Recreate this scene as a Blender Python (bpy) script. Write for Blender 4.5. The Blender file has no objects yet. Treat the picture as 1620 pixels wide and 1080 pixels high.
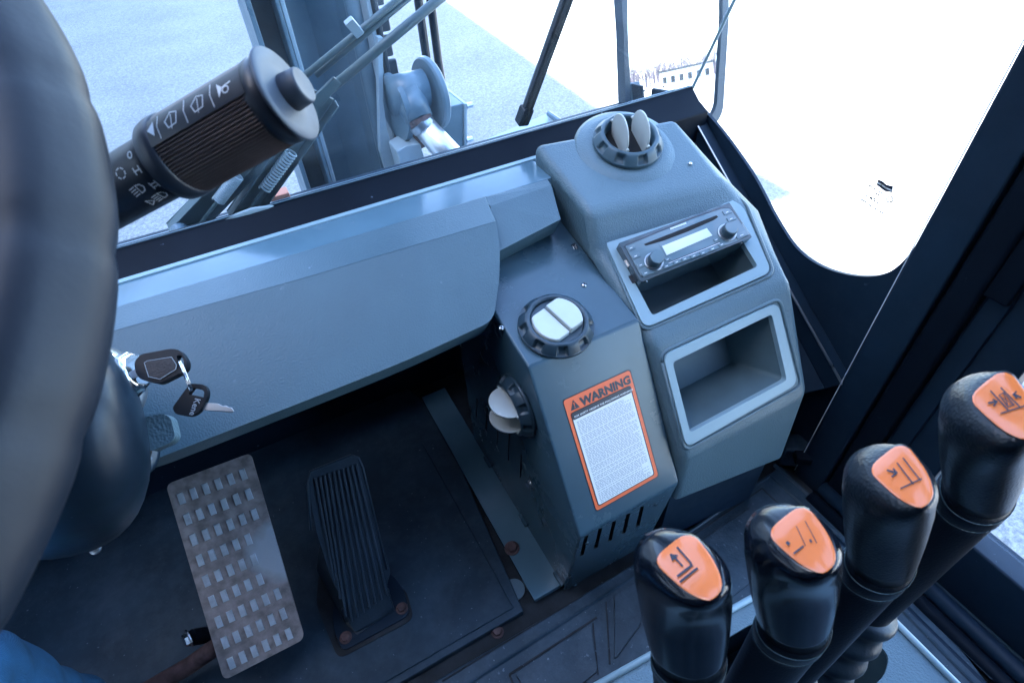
import bpy, bmesh, math, random
from mathutils import Vector as V, Matrix
from mathutils.geometry import tessellate_polygon
random.seed(7)
S = bpy.context.scene
# ---------------------------------------------------------------- camera
F = 907.0
CAM = V((0, 0, 1.0))
RX, RD, RF = V((0.88085526, -0.4711585, -0.04586593)), V((-0.35829578, -0.60024195, -0.71507603)), V((0.3093835, 0.64631205, -0.69754038))
cd = bpy.data.cameras.new('camera'); cam = bpy.data.objects.new('camera', cd); S.collection.objects.link(cam)
cd.sensor_width = 36; cd.lens = F/1620*36; cd.clip_start = 0.01; cd.clip_end = 2000
cam.matrix_world = Matrix(((RX.x, -RD.x, -RF.x, CAM.x), (RX.y, -RD.y, -RF.y, CAM.y), (RX.z, -RD.z, -RF.z, CAM.z), (0, 0, 0, 1)))
cd.dof.use_dof = True; cd.dof.focus_distance = 0.78; cd.dof.aperture_fstop = 18
S.camera = cam
S.render.resolution_x, S.render.resolution_y = 1024, 682
# ---------------------------------------------------------------- light
SUN_EL, SUN_AZ = math.radians(52), math.radians(-90)     # the sun stands over the left side of the truck
w = bpy.data.worlds.new('World'); S.world = w; w.use_nodes = True
wn = w.node_tree.nodes; bg = wn['Background']
sky = wn.new('ShaderNodeTexSky'); sky.sky_type = 'NISHITA'; sky.sun_disc = False
sky.sun_elevation = SUN_EL; sky.sun_rotation = SUN_AZ; sky.air_density = 1.0; sky.dust_density = 1.0; sky.ozone_density = 1.0
w.node_tree.links.new(sky.outputs[0], bg.inputs[0]); bg.inputs[1].default_value = 0.15
sl = bpy.data.lights.new('sun', 'SUN'); sl.energy = 5; sl.angle = math.radians(0.5); sl.color = (1, 0.95, 0.87)
sun = bpy.data.objects.new('sun', sl); S.collection.objects.link(sun)
sun.rotation_euler = V((-math.cos(SUN_EL), 0, math.sin(SUN_EL))).to_track_quat('Z', 'Y').to_euler()
S.view_settings.view_transform = 'Standard'; S.view_settings.look = 'None'; S.view_settings.exposure = 3.62; S.view_settings.gamma = 1
S.render.engine = 'CYCLES'
try:
    S.cycles.max_bounces = 6; S.cycles.transparent_max_bounces = 8; S.cycles.diffuse_bounces = 3
except Exception: pass

# ---------------------------------------------------------------- reading points of the photograph onto real planes
def ray(x, y): return RX*((x-810)/F) + RD*((y-540)/F) + RF
def on(x, y, P, n):
    r = ray(x, y); return CAM + r*((V(P)-CAM).dot(V(n))/r.dot(V(n)))
def ux(x, y, v): return on(x, y, (v, 0, 0), (1, 0, 0))
def uy(x, y, v): return on(x, y, (0, v, 0), (0, 1, 0))
def uz(x, y, v): return on(x, y, (0, 0, v), (0, 0, 1))
def ud(x, y, d): return CAM + ray(x, y)*d
def lerp(a, b, t): return a + (b-a)*t

# ---------------------------------------------------------------- materials
def mat(name, col, rough=0.5, metal=0.0, bump=None, var=0.0, var_scale=8, dust=0.0, dust_scale=60, dust_col=(0.15, 0.20, 0.26), rust=0.0, coat=0.0, spec=0.5, rvar=0.0):
    m = bpy.data.materials.new(name); m.use_nodes = True
    nt = m.node_tree; N = nt.nodes; L = nt.links; b = N['Principled BSDF']
    b.inputs['Roughness'].default_value = rough; b.inputs['Metallic'].default_value = metal
    b.inputs['Coat Weight'].default_value = coat; b.inputs['Specular IOR Level'].default_value = spec
    tc = N.new('ShaderNodeTexCoord')
    def noise(s, d=4, r=0.55):
        n = N.new('ShaderNodeTexNoise'); n.inputs['Scale'].default_value = s; n.inputs['Detail'].default_value = d; n.inputs['Roughness'].default_value = r
        L.new(tc.outputs['Object'], n.inputs['Vector']); return n
    def ramp(src, a, bb, ca=(0, 0, 0, 1), cb=(1, 1, 1, 1)):
        r = N.new('ShaderNodeValToRGB'); r.color_ramp.elements[0].position = a; r.color_ramp.elements[1].position = bb
        r.color_ramp.elements[0].color = ca; r.color_ramp.elements[1].color = cb; L.new(src, r.inputs[0]); return r
    def mix(fac, A, B):
        x = N.new('ShaderNodeMix'); x.data_type = 'RGBA'
        if isinstance(fac, float): x.inputs[0].default_value = fac
        else: L.new(fac, x.inputs[0])
        for s, v in ((6, A), (7, B)):
            if isinstance(v, tuple): x.inputs[s].default_value = (*v[:3], 1)
            else: L.new(v, x.inputs[s])
        return x.outputs[2]
    cur = tuple(col)
    if var:
        n = noise(var_scale); r = ramp(n.outputs[0], 0.3, 0.7)
        cur = mix(r.outputs[0], tuple(c*(1-var) for c in col), tuple(min(1, c*(1+var)) for c in col))
    if rust:
        n = noise(35, 6, 0.7); r = ramp(n.outputs[0], 0.62-rust*0.3, 0.72-rust*0.2)
        cur = mix(r.outputs[0], cur, (0.16, 0.07, 0.035))
    if dust:
        n = noise(dust_scale, 3, 0.6); r = ramp(n.outputs[0], 0.72-dust*0.12, 0.76)
        n2 = noise(6, 3); r2 = ramp(n2.outputs[0], 0.35, 0.65)
        mm = N.new('ShaderNodeMath'); mm.operation = 'MULTIPLY'; L.new(r.outputs[0], mm.inputs[0]); L.new(r2.outputs[0], mm.inputs[1])
        n3 = noise(14, 6, 0.75); r3 = ramp(n3.outputs[0], 0.45, 0.9, (0, 0, 0, 1), (dust*0.5, dust*0.5, dust*0.5, 1))
        mx = N.new('ShaderNodeMath'); mx.operation = 'MAXIMUM'; L.new(mm.outputs[0], mx.inputs[0]); L.new(r3.outputs[0], mx.inputs[1])
        cur = mix(mx.outputs[0], cur, dust_col)
    if isinstance(cur, tuple): b.inputs['Base Color'].default_value = (*cur, 1)
    else: L.new(cur, b.inputs['Base Color'])
    if rvar:
        n = noise(9, 6, 0.7); r = ramp(n.outputs[0], 0.3, 0.7, (rough-rvar,)*3+(1,), (rough+rvar,)*3+(1,)); L.new(r.outputs[0], b.inputs['Roughness'])
    if bump:
        s, st, dist = bump
        if s < 0:      # leather-like grain
            v = N.new('ShaderNodeTexVoronoi'); v.inputs['Scale'].default_value = -s; v.feature = 'SMOOTH_F1'; L.new(tc.outputs['Object'], v.inputs['Vector'])
            src = v.outputs['Distance']
        else: src = noise(s, 3).outputs[0]
        bp = N.new('ShaderNodeBump'); bp.inputs['Strength'].default_value = st; bp.inputs['Distance'].default_value = dist
        L.new(src, bp.inputs['Height']); L.new(bp.outputs[0], b.inputs['Normal'])
    return m
def denim():
    m = mat('blue_denim', (0.010, 0.085, 0.20), 0.9, var=0.35, var_scale=22, bump=(500, 0.5, 0.0015)); nt = m.node_tree; N = nt.nodes; L = nt.links; b = N['Principled BSDF']
    tc = N.new('ShaderNodeTexCoord'); w_ = N.new('ShaderNodeTexWave'); w_.inputs['Scale'].default_value = 330; w_.inputs['Distortion'].default_value = 1.5; w_.inputs['Detail'].default_value = 3; w_.inputs['Detail Scale'].default_value = 4; w_.bands_direction = 'DIAGONAL'
    L.new(tc.outputs['Object'], w_.inputs['Vector']); x = N.new('ShaderNodeMix'); x.data_type = 'RGBA'; x.blend_type = 'MIX'; sc = N.new('ShaderNodeMath'); sc.operation = 'MULTIPLY'; sc.inputs[1].default_value = .28; L.new(w_.outputs[0], sc.inputs[0]); L.new(sc.outputs[0], x.inputs[0])
    L.new(b.inputs['Base Color'].links[0].from_socket, x.inputs[6]); x.inputs[7].default_value = (.10, .24, .36, 1); L.new(x.outputs[2], b.inputs['Base Color']); return m
M = dict(
    dash=mat('grained_plastic', (0.058, 0.108, 0.138), 0.38, rvar=0.09, dust=0.03, bump=(-520, 0.38, 0.0008), var=0.12, var_scale=5),
    console=mat('console_plastic', (0.088, 0.148, 0.182), 0.40, bump=(-520, 0.6, 0.001), var=0.05),
    trim=mat('grey_trim', (0.235, 0.345, 0.40), 0.38, bump=(500, 0.1, 0.0005)),
    pocket=mat('pocket_plastic', (0.085, 0.14, 0.17), 0.5, var=0.15, var_scale=14, bump=(400, 0.1, 0.0006)),
    sheet=mat('painted_sheet', (0.09, 0.165, 0.215), 0.16, var=0.12, var_scale=7, rvar=0.08, dust=0.08),
    box=mat('box_paint', (0.042, 0.086, 0.118), 0.25, var=0.10, var_scale=10, rvar=0.06, dust=0.03, dust_scale=120),
    wall=mat('dark_wall_paint', (0.008, 0.021, 0.040), 0.5, spec=0.22, var=0.2, dust=0.1, dust_scale=70, rvar=0.08),
    seal=mat('black_rubber_seal', (0.003, 0.007, 0.014), 0.55, spec=0.12, var=0.2, dust=0.03),
    floor=mat('floor_steel', (0.017, 0.038, 0.060), 0.5, spec=0.3, dust_col=(.24, .3, .36), var=0.3, dust=0.35, dust_scale=120, rvar=0.1, bump=(60, 0.15, 0.002)),
    mat_r=mat('floor_rubber', (0.018, 0.040, 0.062), 0.45, spec=0.35, dust_col=(.22, .28, .34), var=0.3, dust=0.55, dust_scale=90, rvar=0.12, bump=(180, 0.4, 0.002)),
    gap=mat('dirty_gap', (0.012, 0.016, 0.021), 0.8, var=0.5, var_scale=30, dust=0.25, dust_scale=110),
    steel=mat('worn_steel', (0.42, 0.46, 0.5), 0.33, 1.0, var=0.15, rust=0.0, rvar=0.1),
    pedal=mat('worn_pedal_steel', (0.27, 0.24, 0.24), 0.45, 0.3, var=0.4, var_scale=60, rvar=0.1, bump=(90, 0.3, 0.001)), stud=mat('stud_steel', (0.55, 0.62, 0.70), 0.35, 0.5, var=0.2, var_scale=50),
    rubber=mat('pedal_rubber', (0.024, 0.042, 0.062), 0.38, var=0.3, dust=0.3, dust_scale=150, bump=(250, 0.3, 0.001)),
    rust=mat('rusty_bolt', (0.10, 0.06, 0.06), 0.75, 0.2, var=0.4, var_scale=60, bump=(300, 0.5, 0.001)),
    chrome=mat('chrome', (0.8, 0.83, 0.86), 0.1, 1.0, rvar=0.05),
    zinc=mat('zinc_screw', (0.6, 0.62, 0.65), 0.25, 1.0, bump=(400, 0.3, 0.0005)),
    black=mat('black_plastic', (0.006, 0.011, 0.020), 0.34, spec=0.4, bump=(-700, 0.2, 0.0006)),
    blackg=mat('gloss_black_plastic', (0.004, 0.007, 0.013), 0.18, spec=0.4, coat=0.2, bump=(30, 0.06, 0.002)),
    blackr=mat('pebbled_black_plastic', (0.006, 0.011, 0.018), 0.32, spec=0.4, bump=(-750, 0.35, 0.0007)),
    dark=mat('dark_void', (0.004, 0.005, 0.007), 0.8),
    vent=mat('vent_ring_plastic', (0.05, 0.095, 0.125), 0.42, bump=(500, 0.15, 0.0005)),
    vdark=mat('dark_vent_ring', (0.020, 0.042, 0.06), 0.35, dust=0.25, bump=(500, 0.15, 0.0005)),
    blade=mat('pale_louver', (0.50, 0.54, 0.53), 0.4, var=0.06, var_scale=30),
    keyb=mat('key_plastic', (0.006, 0.009, 0.014), 0.4, spec=0.3), orange=mat('orange_sticker', (0.92, 0.22, 0.055), 0.16, coat=0.6, bump=(60, 0.12, 0.002)),
    sorange=mat('orange_print', (0.85, 0.14, 0.04), 0.4),
    white=mat('white_label', (0.78, 0.8, 0.8), 0.4),
    ink=mat('black_ink', (0.012, 0.015, 0.03), 0.4),
    faint=mat('small_grey_print', (0.34, 0.38, 0.42), 0.5),
    mark=mat('white_marking', (0.62, 0.68, 0.74), 0.5),
    radio=mat('radio_plastic', (0.030, 0.062, 0.085), 0.22, coat=0.5, var=0.08),
    radiof=mat('radio_face_panel', (0.10, 0.17, 0.21), 0.2, coat=0.6),
    lcd=mat('pale_lcd', (0.62, 0.68, 0.62), 0.2, coat=0.8),
    wheelr=mat('wheel_rubber', (0.009, 0.014, 0.024), 0.5, spec=0.35, var=0.12, var_scale=20, rvar=0.05, bump=(180, 0.15, 0.001)),
    stalk=mat('stalk_plastic', (0.014, 0.020, 0.032), 0.38, var=0.2, bump=(300, 0.2, 0.0006)),
    grip=mat('worn_grip', (0.10, 0.078, 0.078), 0.42, var=0.3, var_scale=40),
    endcap=mat('stalk_end_cap', (0.045, 0.065, 0.095), 0.5, var=0.25, var_scale=40),
    cover=mat('column_cover', (0.008, 0.018, 0.031), 0.33, spec=0.35, var=0.25, var_scale=20, dust=0.2, rvar=0.08),
    denim=denim(),
    mast=mat('mast_paint', (0.10, 0.17, 0.22), 0.35, var=0.2, var_scale=6, rvar=0.1, dust=0.15),
    mastd=mat('mast_dark', (0.03, 0.045, 0.06), 0.35, var=0.4, var_scale=12),  # darker tone for the mast's web, one flange and the chain
    pale=mat('pale_grey_paint', (0.30, 0.40, 0.46), 0.4, var=0.08, dust=0.1),
    gritm=mat('pale_grit', (0.13, 0.17, 0.21), 0.8), rodm=mat('polished_rod', (0.8, 0.83, 0.86), 0.32, 0.9), mframe=mat('mirror_frame_plastic', (0.03, 0.055, 0.085), 0.45, var=0.1), wiper=mat('wiper_arm_paint', (0.07, 0.12, 0.14), 0.4, var=0.1, dust=0.1),
    brick=mat('warehouse_siding', (0.42, 0.44, 0.46), 0.7, var=0.1),
    roof=mat('roof_sheet', (0.2, 0.22, 0.25), 0.6),
    bark=mat('bare_tree_bark', (0.075, 0.065, 0.085), 0.9, var=0.3),
    bwhite=mat('white_building', (0.7, 0.72, 0.74), 0.6), bdark=mat('dark_roof_band', (0.012, 0.016, 0.022), 0.5),
    car=mat('white_car_paint', (0.7, 0.72, 0.75), 0.25, coat=0.8), orangeplug=mat('faded_orange_block', (0.6, 0.25, 0.17), 0.6, var=0.2),
)
def asphalt():
    m = bpy.data.materials.new('asphalt'); m.use_nodes = True; nt = m.node_tree; N = nt.nodes; L = nt.links; b = N['Principled BSDF']
    b.inputs['Roughness'].default_value = 0.75
    tc = N.new('ShaderNodeTexCoord'); n = N.new('ShaderNodeTexNoise'); n.inputs['Scale'].default_value = 48; n.inputs['Detail'].default_value = 3; n.inputs['Roughness'].default_value = 0.8
    n2 = N.new('ShaderNodeTexNoise'); n2.inputs['Scale'].default_value = 0.9; n2.inputs['Detail'].default_value = 6
    for x in (n, n2): L.new(tc.outputs['Object'], x.inputs['Vector'])
    r = N.new('ShaderNodeValToRGB'); e = r.color_ramp.elements; e[0].position = 0.36; e[0].color = (0.16, 0.165, 0.165, 1); e[1].position = 0.68; e[1].color = (0.37, 0.37, 0.36, 1)
    L.new(n.outputs[0], r.inputs[0])
    r2 = N.new('ShaderNodeValToRGB'); e = r2.color_ramp.elements; e[0].position = 0.3; e[0].color = (0.80, 0.81, 0.82, 1); e[1].position = 0.62; e[1].color = (1, 1, 1, 1); L.new(n2.outputs[0], r2.inputs[0])
    x = N.new('ShaderNodeMix'); x.data_type = 'RGBA'; x.blend_type = 'MULTIPLY'; x.inputs[0].default_value = 1; L.new(r.outputs[0], x.inputs[6]); L.new(r2.outputs[0], x.inputs[7])
    L.new(x.outputs[2], b.inputs['Base Color'])
    bp = N.new('ShaderNodeBump'); bp.inputs['Strength'].default_value = 0.6; bp.inputs['Distance'].default_value = 0.006; L.new(n.outputs[0], bp.inputs['Height']); L.new(bp.outputs[0], b.inputs['Normal'])
    return m
M['asphalt'] = asphalt()
def glass(name, tint, refl=1.0):
    m = bpy.data.materials.new(name); m.use_nodes = True; nt = m.node_tree; N = nt.nodes; L = nt.links
    N.remove(N['Principled BSDF']); t = N.new('ShaderNodeBsdfTransparent'); t.inputs[0].default_value = (*tint, 1)
    g = N.new('ShaderNodeBsdfGlossy'); g.inputs['Roughness'].default_value = 0.02
    f = N.new('ShaderNodeLayerWeight'); f.inputs['Blend'].default_value = 0.5; mx = N.new('ShaderNodeMixShader')
    pw = N.new('ShaderNodeMath'); pw.operation = 'POWER'; pw.inputs[1].default_value = 5; L.new(f.outputs['Facing'], pw.inputs[0])
    mm = N.new('ShaderNodeMath'); mm.operation = 'MULTIPLY_ADD'; mm.inputs[1].default_value = 0.9*refl; mm.inputs[2].default_value = 0.03*refl; L.new(pw.outputs[0], mm.inputs[0])
    L.new(mm.outputs[0], mx.inputs[0]); L.new(t.outputs[0], mx.inputs[1]); L.new(g.outputs[0], mx.inputs[2])
    tc = N.new('ShaderNodeTexCoord'); no = N.new('ShaderNodeTexNoise'); no.inputs['Scale'].default_value = 5; no.inputs['Detail'].default_value = 8; no.inputs['Roughness'].default_value = .7; L.new(tc.outputs['Object'], no.inputs['Vector'])
    mr = N.new('ShaderNodeMapRange'); mr.inputs[1].default_value = .4; mr.inputs[2].default_value = .8; mr.inputs[3].default_value = .012; mr.inputs[4].default_value = .10; L.new(no.outputs[0], mr.inputs[0])
    d = N.new('ShaderNodeBsdfDiffuse'); d.inputs[0].default_value = (.45, .5, .52, 1); m2 = N.new('ShaderNodeMixShader'); L.new(mr.outputs[0], m2.inputs[0]); L.new(mx.outputs[0], m2.inputs[1]); L.new(d.outputs[0], m2.inputs[2]); L.new(m2.outputs[0], N['Material Output'].inputs[0])
    return m
def wear(m, centre, radius, col, rough):
    nt = m.node_tree; N = nt.nodes; L = nt.links; b = N['Principled BSDF']; geo = N.new('ShaderNodeNewGeometry'); vm = N.new('ShaderNodeVectorMath'); vm.operation = 'DISTANCE'; vm.inputs[1].default_value = centre
    no = N.new('ShaderNodeTexNoise'); no.inputs['Scale'].default_value = 30; L.new(geo.outputs['Position'], no.inputs['Vector']); L.new(geo.outputs['Position'], vm.inputs[0])
    ad = N.new('ShaderNodeMath'); ad.operation = 'MULTIPLY_ADD'; ad.inputs[1].default_value = radius*.8; L.new(no.outputs[0], ad.inputs[0]); L.new(vm.outputs['Value'], ad.inputs[2])
    mr = N.new('ShaderNodeMapRange'); mr.inputs[1].default_value = radius*1.6; mr.inputs[2].default_value = radius*1.15; L.new(ad.outputs[0], mr.inputs[0])
    x = N.new('ShaderNodeMix'); x.data_type = 'RGBA'; L.new(mr.outputs[0], x.inputs[0]); src = b.inputs['Base Color'].links[0].from_socket; L.new(src, x.inputs[6]); x.inputs[7].default_value = (*col, 1); L.new(x.outputs[2], b.inputs['Base Color'])
    y = N.new('ShaderNodeMix'); y.data_type = 'FLOAT'; L.new(mr.outputs[0], y.inputs[0]); y.inputs[2].default_value = b.inputs['Metallic'].default_value; y.inputs[3].default_value = 0.45; L.new(y.outputs[0], b.inputs['Metallic'])
M['glass'] = glass('tinted_glass', (0.93, 0.965, 0.995))
M['mirror'] = mat('mirror_glass', (0.92, 0.95, 0.97), 0.01, 1.0)

# ---------------------------------------------------------------- object helpers
def link(name, verts, faces, m, parent=None, smooth=False, bevel=0, segs=2, angle=35, weighted=True):
    me = bpy.data.meshes.new(name)
    o = bpy.data.objects.new(name, me); S.collection.objects.link(o)
    off = V((0, 0, 0))
    if parent is not None:
        o.parent = parent; r = parent
        while r.parent: r = r.parent
        off = r.location
    me.from_pydata([tuple(V(v)-off) for v in verts], [], faces)
    bm = bmesh.new(); bm.from_mesh(me); bmesh.ops.recalc_face_normals(bm, faces=bm.faces); bm.to_mesh(me); bm.free()
    if m is not None: me.materials.append(M[m] if isinstance(m, str) else m)
    if smooth:
        for p in me.polygons: p.use_smooth = True
    if bevel:
        b = o.modifiers.new('bevel', 'BEVEL'); b.width = bevel; b.segments = segs; b.limit_method = 'ANGLE'; b.angle_limit = math.radians(angle); b.harden_normals = False
        for p in me.polygons: p.use_smooth = True
        wn_ = o.modifiers.new('weighted', 'WEIGHTED_NORMAL'); wn_.keep_sharp = False
    return o
def tag(o, label=None, cat=None, group=None, kind=None):
    if label: o['label'] = label
    if cat: o['category'] = cat
    if group: o['group'] = group
    if kind: o['kind'] = kind
    return o
def thing(name, loc, label, cat, group=None):
    o = bpy.data.objects.new(name, None); S.collection.objects.link(o); o.location = loc; o.empty_display_size = 0.05
    return tag(o, label, cat, group)
class G:                                                    # geometry collector
    def __init__(s): s.v = []; s.f = []
    def add(s, v, f):
        k = len(s.v); s.v += [V(x) for x in v]; s.f += [tuple(i+k for i in q) for q in f]; return s
    def prism(s, pts, d, holes=()):
        pts = [V(p) for p in pts]; holes = [[V(p) for p in h] for h in holes]; d = V(d)
        loops = [pts]+holes; flat = [p for l in loops for p in l]; n = len(flat)
        if holes or len(pts) > 4: tri = [tuple(t) for t in tessellate_polygon(loops)]
        else: tri = [tuple(range(len(pts)))]
        f = list(tri)+[tuple(i+n for i in reversed(t)) for t in tri]; k = 0
        for l in loops:
            for i in range(len(l)): j = (i+1) % len(l); f.append((k+i, k+j, n+k+j, n+k+i))
            k += len(l)
        return s.add(flat+[p+d for p in flat], f)
    def box(s, c, ax, ay, az):                              # centre and half vectors
        c, ax, ay, az = V(c), V(ax), V(ay), V(az)
        v = [c+ax*i+ay*j+az*k for k in (-1, 1) for j in (-1, 1) for i in (-1, 1)]
        return s.add(v, [(0, 2, 3, 1), (4, 5, 7, 6), (0, 1, 5, 4), (2, 6, 7, 3), (0, 4, 6, 2), (1, 3, 7, 5)])
    def rings(s, rings, cap=True, closed=False):
        n = len(rings[0]); v = [p for r in rings for p in r]; f = []
        m = len(rings)
        for i in range(m if closed else m-1):
            for j in range(n): a = i*n+j; b = i*n+(j+1) % n; c = ((i+1) % m)*n+(j+1) % n; d = ((i+1) % m)*n+j; f.append((a, b, c, d))
        if cap and not closed: f.append(tuple(range(n))[::-1]); f.append(tuple((m-1)*n+j for j in range(n)))
        return s.add(v, f)
    def tube(s, pts, r, n=16, cap=True):
        pts = [V(p) for p in pts]; R = r if isinstance(r, (list, tuple)) else [r]*len(pts)
        t0 = (pts[1]-pts[0]).normalized(); u = t0.orthogonal().normalized(); rr = []
        for i, p in enumerate(pts):
            t = (pts[min(i+1, len(pts)-1)]-pts[max(i-1, 0)]).normalized(); u = (u-t*u.dot(t)).normalized(); w_ = t.cross(u)
            rr.append([p+(u*math.cos(a)+w_*math.sin(a))*R[i] for a in (2*math.pi*k/n for k in range(n))])
        return s.rings(rr, cap)
    def lathe(s, prof, o, ax, n=48, mod=None, cap=True):    # prof: (radius, height along ax)
        ax = V(ax).normalized(); u = ax.orthogonal().normalized(); w_ = ax.cross(u); rr = []
        for i, (r, h) in enumerate(prof):
            row = []
            for k in range(n):
                a = 2*math.pi*k/n; r2, h2 = (mod(i, a, r, h) if mod else (r, h)); row.append(V(o)+ax*h2+(u*math.cos(a)+w_*math.sin(a))*r2)
            rr.append(row)
        return s.rings(rr, cap)
    def done(s, name, m, parent=None, **k): return link(name, s.v, s.f, m, parent, **k)
def rnd(pts, r, n=5):                                       # round the corners of a polygon in space
    pts = [V(p) for p in pts]; out = []; m = len(pts)
    for i, p in enumerate(pts):
        a, b = pts[i-1], pts[(i+1) % m]; ri = r[i] if isinstance(r, (list, tuple)) else r
        if ri <= 0: out.append(p); continue
        da, db = (a-p), (b-p); ri = min(ri, da.length*0.45, db.length*0.45); A = p+da.normalized()*ri; B = p+db.normalized()*ri
        for k in range(n+1): t = k/n; out.append((A*(1-t)+p*t)*(1-t)+(p*(1-t)+B*t)*t)
    return out
def boolean(o, cutters):
    for c in cutters:
        md = o.modifiers.new('cut', 'BOOLEAN'); md.object = c; md.solver = 'EXACT'; md.operation = 'DIFFERENCE'
        try: md.material_mode = 'TRANSFER'
        except Exception: pass
    bpy.context.view_layer.update()
    dg = bpy.context.evaluated_depsgraph_get(); me = bpy.data.meshes.new_from_object(o.evaluated_get(dg)); o.modifiers.clear(); o.data = me
    for c in cutters: bpy.data.objects.remove(c)
def text(name, body, m, parent, origin, ux_, uy_, size, off=0.0, align='LEFT', lift=0.0003):
    c = bpy.data.curves.new(name, 'FONT'); c.body = body; c.size = 1; c.offset = off; c.align_x = align; c.resolution_u = 2
    t = bpy.data.objects.new('tmp', c); S.collection.objects.link(t); bpy.context.view_layer.update()
    me = bpy.data.meshes.new_from_object(t.evaluated_get(bpy.context.evaluated_depsgraph_get())); bpy.data.objects.remove(t)
    X = V(ux_).normalized(); Y = (V(uy_)-X*V(uy_).dot(X)).normalized(); n = X.cross(Y)
    vs = [V(origin)+X*(v.co.x*size)+Y*(v.co.y*size)+n*lift for v in me.vertices]; fs = [tuple(p.vertices) for p in me.polygons]
    return link(name, vs, fs, m, parent)
def stroke(g, pts, wd, mp, closed=False):                   # flat strip drawn through a mapper (u, v) -> point
    if closed: pts = pts+[pts[0]]
    for a, b in zip(pts[:-1], pts[1:]):
        dx, dy = b[0]-a[0], b[1]-a[1]; l = math.hypot(dx, dy) or 1; nx, ny = -dy/l*wd/2, dx/l*wd/2; ex, ey = dx/l*wd/2, dy/l*wd/2
        q = [(a[0]-ex+nx, a[1]-ey+ny), (b[0]+ex+nx, b[1]+ey+ny), (b[0]+ex-nx, b[1]+ey-ny), (a[0]-ex-nx, a[1]-ey-ny)]
        g.add([mp(*p) for p in q], [(0, 1, 2, 3)])
def arc(cx, cy, r, a0, a1, n=10, sy=1): return [(cx+r*math.cos(math.radians(a0+(a1-a0)*i/n)), cy+sy*r*math.sin(math.radians(a0+(a1-a0)*i/n))) for i in range(n+1)]
def screw(parent, p, n, r, m='zinc', name='screw', hexa=False, cross=True):
    n = V(n).normalized(); p = V(p); g = G()
    if hexa:
        g.lathe([(r*1.35, 0), (r*1.35, r*0.2)], p, n, 20); g.lathe([(r, r*0.2), (r, r*0.75), (r*0.85, r*0.9)], p, n, 6)
        return g.done(name, m, parent)
    g.lathe([(r, 0), (r*0.95, r*0.35), (r*0.6, r*0.6), (r*0.2, r*0.66)], p, n, 20)
    s = g.done(name, m, parent, smooth=True)
    if cross:
        u = n.orthogonal().normalized(); w_ = n.cross(u); c = G(); c.box(p+n*r*0.62, u*r*0.6, w_*r*0.13, n*r*0.1); c.box(p+n*r*0.625, w_*r*0.6, u*r*0.13, n*r*0.1); c.done('recess', 'dark', s)
    return s
X_ = V((1, 0, 0)); Y_ = V((0, 1, 0)); Z_ = V((0, 0, 1))

# ================================================================ OUTSIDE
GZ = -1.3
g = G(); g.add([(-700, -700, GZ), (700, -700, GZ), (700, 700, GZ), (-700, 700, GZ)], [(0, 1, 2, 3)]); tag(g.done('ground', 'asphalt'), 'rough asphalt yard, shaded near the truck and sunlit beyond', kind='structure')
# warehouse on the left, whose shadow covers the truck
ta = math.tan(SUN_EL); wx = -5.5; hgt = (3.30-wx)*ta; sk = (3.59-3.226)/(9.16-4.534)
t = thing('warehouse', (wx-10, 5, GZ), 'large grey metal-sided warehouse standing left of the truck and shading it', 'building')
g = G(); y0, y1 = -35, 60
fx = lambda y: wx+(y-4.5)*sk
g.prism([(fx(y0), y0, GZ-0.01), (fx(y1), y1, GZ-0.01), (fx(y1)-18, y1, GZ-0.01), (fx(y0)-18, y0, GZ-0.01)], (0, 0, hgt)); g.done('wall', 'brick', t)
g = G(); g.box((fx(2.75)-0.26, 2.75, GZ+hgt+0.28), (0.25, 0, 0), (0, 0.34, 0), (0, 0, 0.33)); g.done('shadow_block', 'roof', t)  # unseen box added on the roof edge to cast the small shadow patch
for k in range(8):
    y = -28+k*11; g = G(); g.box((fx(y)+0.05, y, GZ+2.1), (0.06, 0, 0), (0, 1.8, 0), (0, 0, 2.1)); g.done('door', 'roof', t)
# far things seen in the wing mirror
g_dir = V((0.47, -0.88, 0)).normalized(); g_side = V((0.88, 0.47, 0))
def far(d, s, z=GZ): return V((1.0, 0.8, 0))+g_dir*d+g_side*s+V((0, 0, z))
wood_meshes = []
for k in range(5):
    g = G(); random.seed(k); h = 11
    def limb(p, d, l, r, lev):
        q = p+d*l; g.tube([p, q], [r*1.7, r*1.1], 3, cap=False)
        if lev < 4:
            for _ in range(4 if lev else 7):
                s_ = random.uniform(0.35, 1.0) if lev == 0 else random.uniform(0.3, 1)
                nd = (d+V((random.uniform(-1, 1), random.uniform(-1, 1), random.uniform(-0.1, 0.7)))*0.75).normalized(); limb(p+(q-p)*s_, nd, l*random.uniform(0.4, 0.6), r*0.5, lev+1)
    if k < 3: limb(V((0, 0, 0)), V((0, 0, 1)), h*0.6, 0.16, 1)
    else: limb(V((0, 0, 0)), V((0.05, 0, 1)), h*0.65, 0.15, 1)
    me = bpy.data.meshes.new('bare_tree'); me.from_pydata([tuple(v) for v in g.v], [], g.f); me.materials.append(M['bark']); wood_meshes.append(me)
random.seed(3)
far_wood = G()
for k in range(220):
    base = far(285+random.uniform(-8, 70), -36+k*.32+random.uniform(-.5, .5)); me = wood_meshes[k % 5]; a = random.uniform(0, 6.28); sc = random.uniform(0.75, 1.1)
    c, s_ = math.cos(a)*sc, math.sin(a)*sc
    far_wood.add([base+V((v.co.x*c-v.co.y*s_, v.co.x*s_+v.co.y*c, v.co.z*sc)) for v in me.vertices], [tuple(p.vertices) for p in me.polygons])
tag(far_wood.done('bare_wood', 'bark'), 'far off line of bare winter trees reflected in the wing mirror', 'trees', kind='stuff')
t = thing('long_low_building', far(230, 4), 'long low white building with a dark roof edge reflected in the wing mirror', 'building')
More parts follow.
